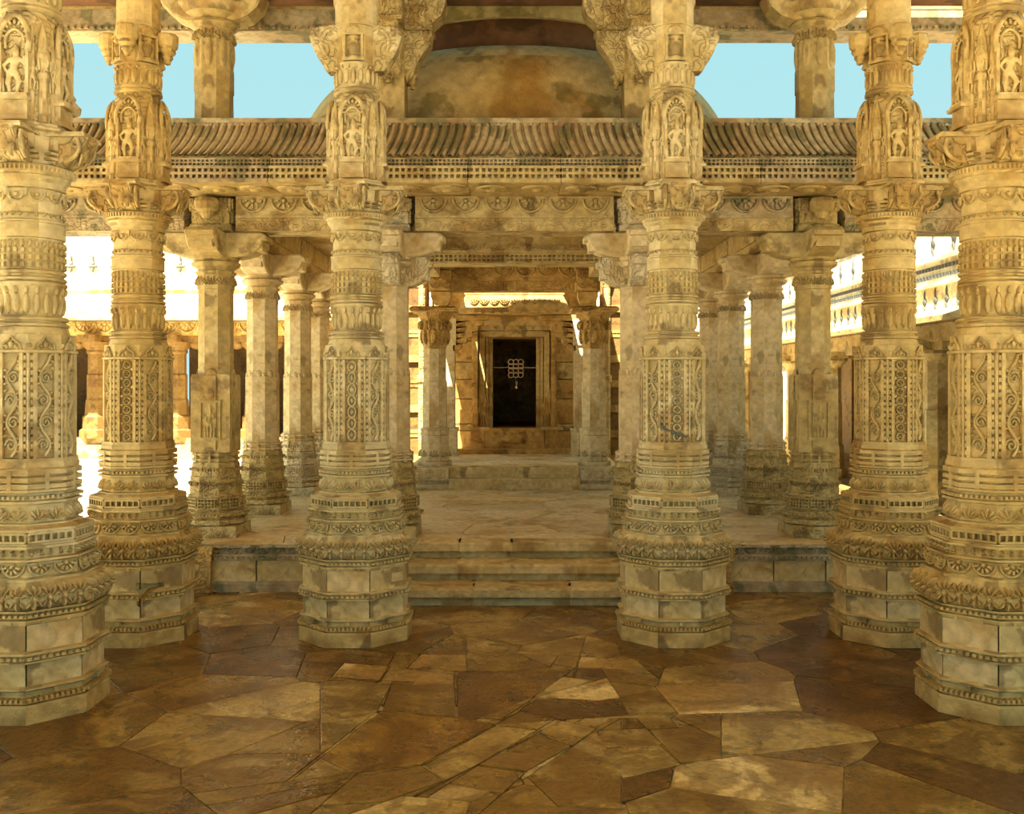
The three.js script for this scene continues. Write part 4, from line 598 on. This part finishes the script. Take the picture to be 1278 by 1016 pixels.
    [0.42, 0.5, 0.58].forEach((x, k) => mk('guardian_figure', at(standing.clone(), s * x, 0.37 + [0.24, 0.3, 0.22][k] * 0.95, 0.08, 0, s * -0.2, 0, 0.11, [0.24, 0.3, 0.22][k], 0.09), M.ochre, fr));
  }
  mk('lintel', [span(-0.42, 0.42, 1.645, 1.73, -0.1, 0.06), span(-0.51, 0.51, 1.735, 1.8, -0.1, 0.1), span(-0.58, 0.58, 1.8, 1.92, -0.1, 0.14), ball(0.07, 0.05, 0.03, 0, 1.69, 0.06)], M.gold, fr);
  mk('threshold', [span(-0.42, 0.42, 0.06, 0.35, -0.1, 0.1), ball(0.2, 0.08, 0.06, 0, 0.2, 0.1, 0, 10, 6), span(-0.6, 0.6, 0, 0.06, -0.1, 0.2)], M.ochre, fr);
  mk('threshold_step', [span(-0.84, -0.2, 0, 0.07, 0.2, 0.38), span(-0.195, 0.3, 0, 0.07, 0.2, 0.38), span(0.305, 0.84, 0, 0.07, 0.2, 0.38)], M.ochre, fr);
  const dr = part('hanging_grille', fr); dr.position.set(0, 0.35, -0.06); dr.userData.label = 'small brass ring grille with padlock on a rod';
  mk('rod', at(ni(new THREE.CylinderGeometry(0.004, 0.004, 0.62, 6)), 0, 0.86, 0.006, 0, 0, PI / 2), M.brass, dr); mk('chain', at(ni(new THREE.CylinderGeometry(0.002, 0.002, 0.11, 5)), 0.02, 0.675, 0.01), M.brass, dr);
  for (let j = 0; j < 4; j++) for (let i = 0; i < 3; i++) mk('brass_ring', C.ringG ??= boxUV(ni(new THREE.TorusGeometry(0.037, 0.005, 5, 14))), M.brass, dr).position.set(0.02 + (i - 1) * 0.07, 0.94 - j * 0.062, 0.012);
  mk('padlock', [ball(0.02, 0.022, 0.012, 0.03, 0.575, 0.012), tube([[0.03, 0.59, 0.012], [0.036, 0.63, 0.012], [0.045, 0.66, 0.012]], 0.006, 8)], M.brass, dr);
  // sunlit carved flanks of the shrine
  for (const s of [-1, 1]) {
    const f = thing('shrine_flank', 'sunlit carved outer wall of the shrine with ledges and niches', 'wall', s * 1.83, 0, -14.3, 0, 'carved flank walls of the shrine');
    mk('wall_core', span(-0.55, 0.55, 0, 3.6, 0.0, -0.6), M.ochre, f);
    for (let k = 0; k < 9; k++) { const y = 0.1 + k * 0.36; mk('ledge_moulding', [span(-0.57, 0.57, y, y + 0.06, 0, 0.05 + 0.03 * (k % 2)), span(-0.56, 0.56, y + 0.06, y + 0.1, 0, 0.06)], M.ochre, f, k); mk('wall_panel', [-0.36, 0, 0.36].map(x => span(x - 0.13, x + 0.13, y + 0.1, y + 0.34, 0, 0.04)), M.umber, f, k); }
    for (const x of [-0.5, -0.18, 0.18, 0.5]) mk('colonnette', turn([[0.05, 0], [0.05, 1.2], [0.07, 1.22], [0.07, 1.3], [0.045, 1.32], [0.045, 2.6], [0.08, 2.7]], 8).translate(x, 0.4, 0.08), M.goldC, f);
  }
}

// ---------------------------------------------------------------- cloisters round the courtyard
{
  const colA = boxUV(join(turn([[0.34, 0], [0.34, 0.16], [0.28, 0.2], [0.28, 0.45], [0.24, 0.5], [0.22, 0.8], [0.2, 0.85]], 8), turn([[0.2, 0.85], [0.2, 1.35], [0.18, 1.38], [0.18, 1.8], [0.21, 1.84], [0.2, 1.9]], 8)));
  const capA = boxUV(join(turn([[0.2, 1.88], [0.3, 1.98], [0.32, 2.06]], 16), span(-0.6, 0.6, 2.06, 2.2, -0.18, 0.18), span(-0.18, 0.18, 2.06, 2.2, -0.6, 0.6), ball(0.16, 0.14, 0.16, -0.42, 2.04, 0), ball(0.16, 0.14, 0.16, 0.42, 2.04, 0)));
  const pendG = boxUV(join(box(0.03, 0.22, 0.03, 0, 0.1, 0), ball(0.12, 0.04, 0.03, 0, -0.03, 0, 0, 8, 5), ball(0.05, 0.07, 0.03, 0, 0.02, 0), ball(0.03, 0.06, 0.025, 0, -0.1, 0)));
  // across the court on one side, facing the hall
  const L = thing('court_cloister', 'whitewashed cloister across the sunlit court with dark arcade and pale parapet', 'building', -9, 0, -21.4);
  mk('plinth', [span(-8, 7, 0, 0.28, 0.35, -0.5), span(-8, 7, 0.28, 0.42, 0.2, -0.5)], M.tan, L);
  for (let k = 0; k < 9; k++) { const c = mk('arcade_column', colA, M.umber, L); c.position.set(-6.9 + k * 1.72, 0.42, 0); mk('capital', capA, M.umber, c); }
  mk('arcade_floor', span(-8, 7, 0.1, 0.4, -0.5, -4.9), M.shadedStone, L);  // arcade darkness is put into the stone colour of floor, roof and back wall
  mk('beam', [span(-8, 7, 2.62, 2.92, 0.2, -0.2), arcs(15, 2.66, 2.9, 34, 0.03).map(g => g.translate(0, 0, 0.2))], M.gold, L);
  mk('eave', [extrude([[0, 0], [1.05, -0.06], [1.05, 0.0], [0.1, 0.24], [0, 0.24]], 15, 0).applyMatrix4(mat(-0.5, 2.94, 0.15, 0, -PI / 2, 0))], M.gold, L);
  mk('parapet', [span(-8, 7, 3.1, 3.62, 0.1, -0.3), span(-8, 7, 3.6, 3.67, 0.14, -0.3), span(-8, 7, 3.67, 5.4, 0.08, -0.3)], M.lime, L);
  for (let k = 0; k < 31; k++) { const p = mk('pendant_ornament', pendG, M.slate, L); p.position.set(-7.6 + k * 0.47, 4.14, 0.11); }
  mk('arcade_roof', span(-8, 7, 2.92, 3.1, 0.1, -5.2), M.shadedStone, L);
  for (const [a, b] of [[-8, -0.95], [-0.6, 0.1], [0.35, 7]]) mk('back_wall', span(a, b, 0.4, 2.95, -4.9, -5.2), M.shadedStone, L);
  // along the other side, running away from the hall
  const R = thing('side_cloister', 'long cloister running back along the court, pierced white parapet above its eave', 'building', 5.2, 0, -13);
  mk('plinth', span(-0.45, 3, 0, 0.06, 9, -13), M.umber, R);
  for (let k = 0; k < 9; k++) { const c = mk('arcade_column', C.cl ??= boxUV(join(turn([[0.24, 0], [0.24, 0.12], [0.2, 0.16], [0.19, 0.5], [0.17, 0.54]], 8), turn([[0.165, 0.54], [0.165, 1.2], [0.15, 1.22], [0.15, 1.78], [0.17, 1.82]], 8), turn([[0.16, 1.8], [0.26, 1.9], [0.26, 1.94], [0.2, 1.96]], 16), span(-0.14, 0.14, 1.94, 2.06, -0.45, 0.45), span(-0.4, 0.4, 1.94, 2.06, -0.14, 0.14))), M.tan, R); c.position.set(0, 0.06, 7 - k * 2.05); }
  mk('beam', span(-0.2, 0.2, 2.1, 2.3, 9, -13), M.tan, R);
  mk('eave', at(extrude([[0, 0.2], [-0.62, 0], [-0.62, -0.06], [0, 0.02]], 22, 0), -0.1, 2.32, -2), M.tan, R);
  mk('parapet', [span(-0.3, 0.1, 2.4, 2.72, 9, -13), span(-0.34, 0.1, 2.72, 2.75, 9, -13), span(-0.28, 0.1, 2.75, 3.02, 9, -13), span(-0.33, 0.1, 3.02, 3.06, 9, -13), span(-0.26, 0.1, 3.06, 3.6, 9, -13), span(-0.3, 0.1, 3.6, 3.66, 9, -13)], M.lime, R);
  const sp = boxUV(join(ball(0.02, 0.05, 0.055, 0, 0, 0, 0, 8, 6), ball(0.02, 0.07, 0.02, 0, 0.08, 0, 0, 6, 5), ball(0.02, 0.05, 0.018, 0, -0.08, 0, 0, 6, 5)));
  for (let k = 0; k < 34; k++) { const p = mk('spade_ornament', sp, M.slate, R); p.position.set(-0.3, 2.56, 3 - k * 0.3); }
  for (let k = 0; k < 20; k++) { const p = mk('pendant_ornament', sp, M.slate, R); p.position.set(-0.265, 3.24, 3 - k * 0.55); p.scale.set(1, 1.2, 1.1); }
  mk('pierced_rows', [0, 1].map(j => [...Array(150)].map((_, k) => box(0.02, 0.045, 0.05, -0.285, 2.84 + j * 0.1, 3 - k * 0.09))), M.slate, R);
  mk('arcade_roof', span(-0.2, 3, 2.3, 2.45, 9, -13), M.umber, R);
  mk('back_wall', span(2.4, 2.7, 0, 2.4, 9, -13), M.shadedStone, R);  // interior shade painted into the wall colour
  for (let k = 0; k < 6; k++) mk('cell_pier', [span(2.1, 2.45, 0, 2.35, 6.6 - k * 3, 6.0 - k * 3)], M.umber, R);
  const K = thing('far_cloister', 'far sunlit cloister closing the court behind the shrine', 'building', 1.5, 0, -27.2);
  mk('wall', [span(-8, 6, 0, 3.0, 0, -0.4), span(-8, 6, 3.0, 4.2, 0.2, -0.4), span(-8, 6, 2.9, 3.05, 0.5, -0.4)], M.lime, K); for (let k = 0; k < 6; k++) mk('pier', span(-7.4 + k * 2.2, -7.0 + k * 2.2, 0, 2.9, 0, 0.35), M.gold, K);
}
{ // small ornament on the wing roof, and a dark bundle on the porch floor
  const k = thing('roof_ornament', 'small white pot finial on a stone mound on the roof behind the eave', 'finial', -3.72, 3.42, -8.25);
  mk('mound', turn([[0.2, 0], [0.18, 0.25], [0.12, 0.36], [0.05, 0.4]], 16), M.tan, k); mk('pot', turn([[0.03, 0.38], [0.09, 0.42], [0.1, 0.47], [0.05, 0.52], [0.06, 0.55], [0.02, 0.6], [0, 0.64]], 16), M.lime, k);
  const b = thing('dark_form', 'small unidentified dark bundle standing on the porch floor between two aisle columns', 'form', -2.67, 0.36, -11.62);  // unidentified dark shape, modelled as a small turned solid
  mk('dark_body', turn([[0.05, 0], [0.075, 0.03], [0.08, 0.14], [0.06, 0.22], [0.065, 0.27], [0.045, 0.33], [0, 0.35]], 14), M.slate, b);
}
renderer.render(scene, camera);
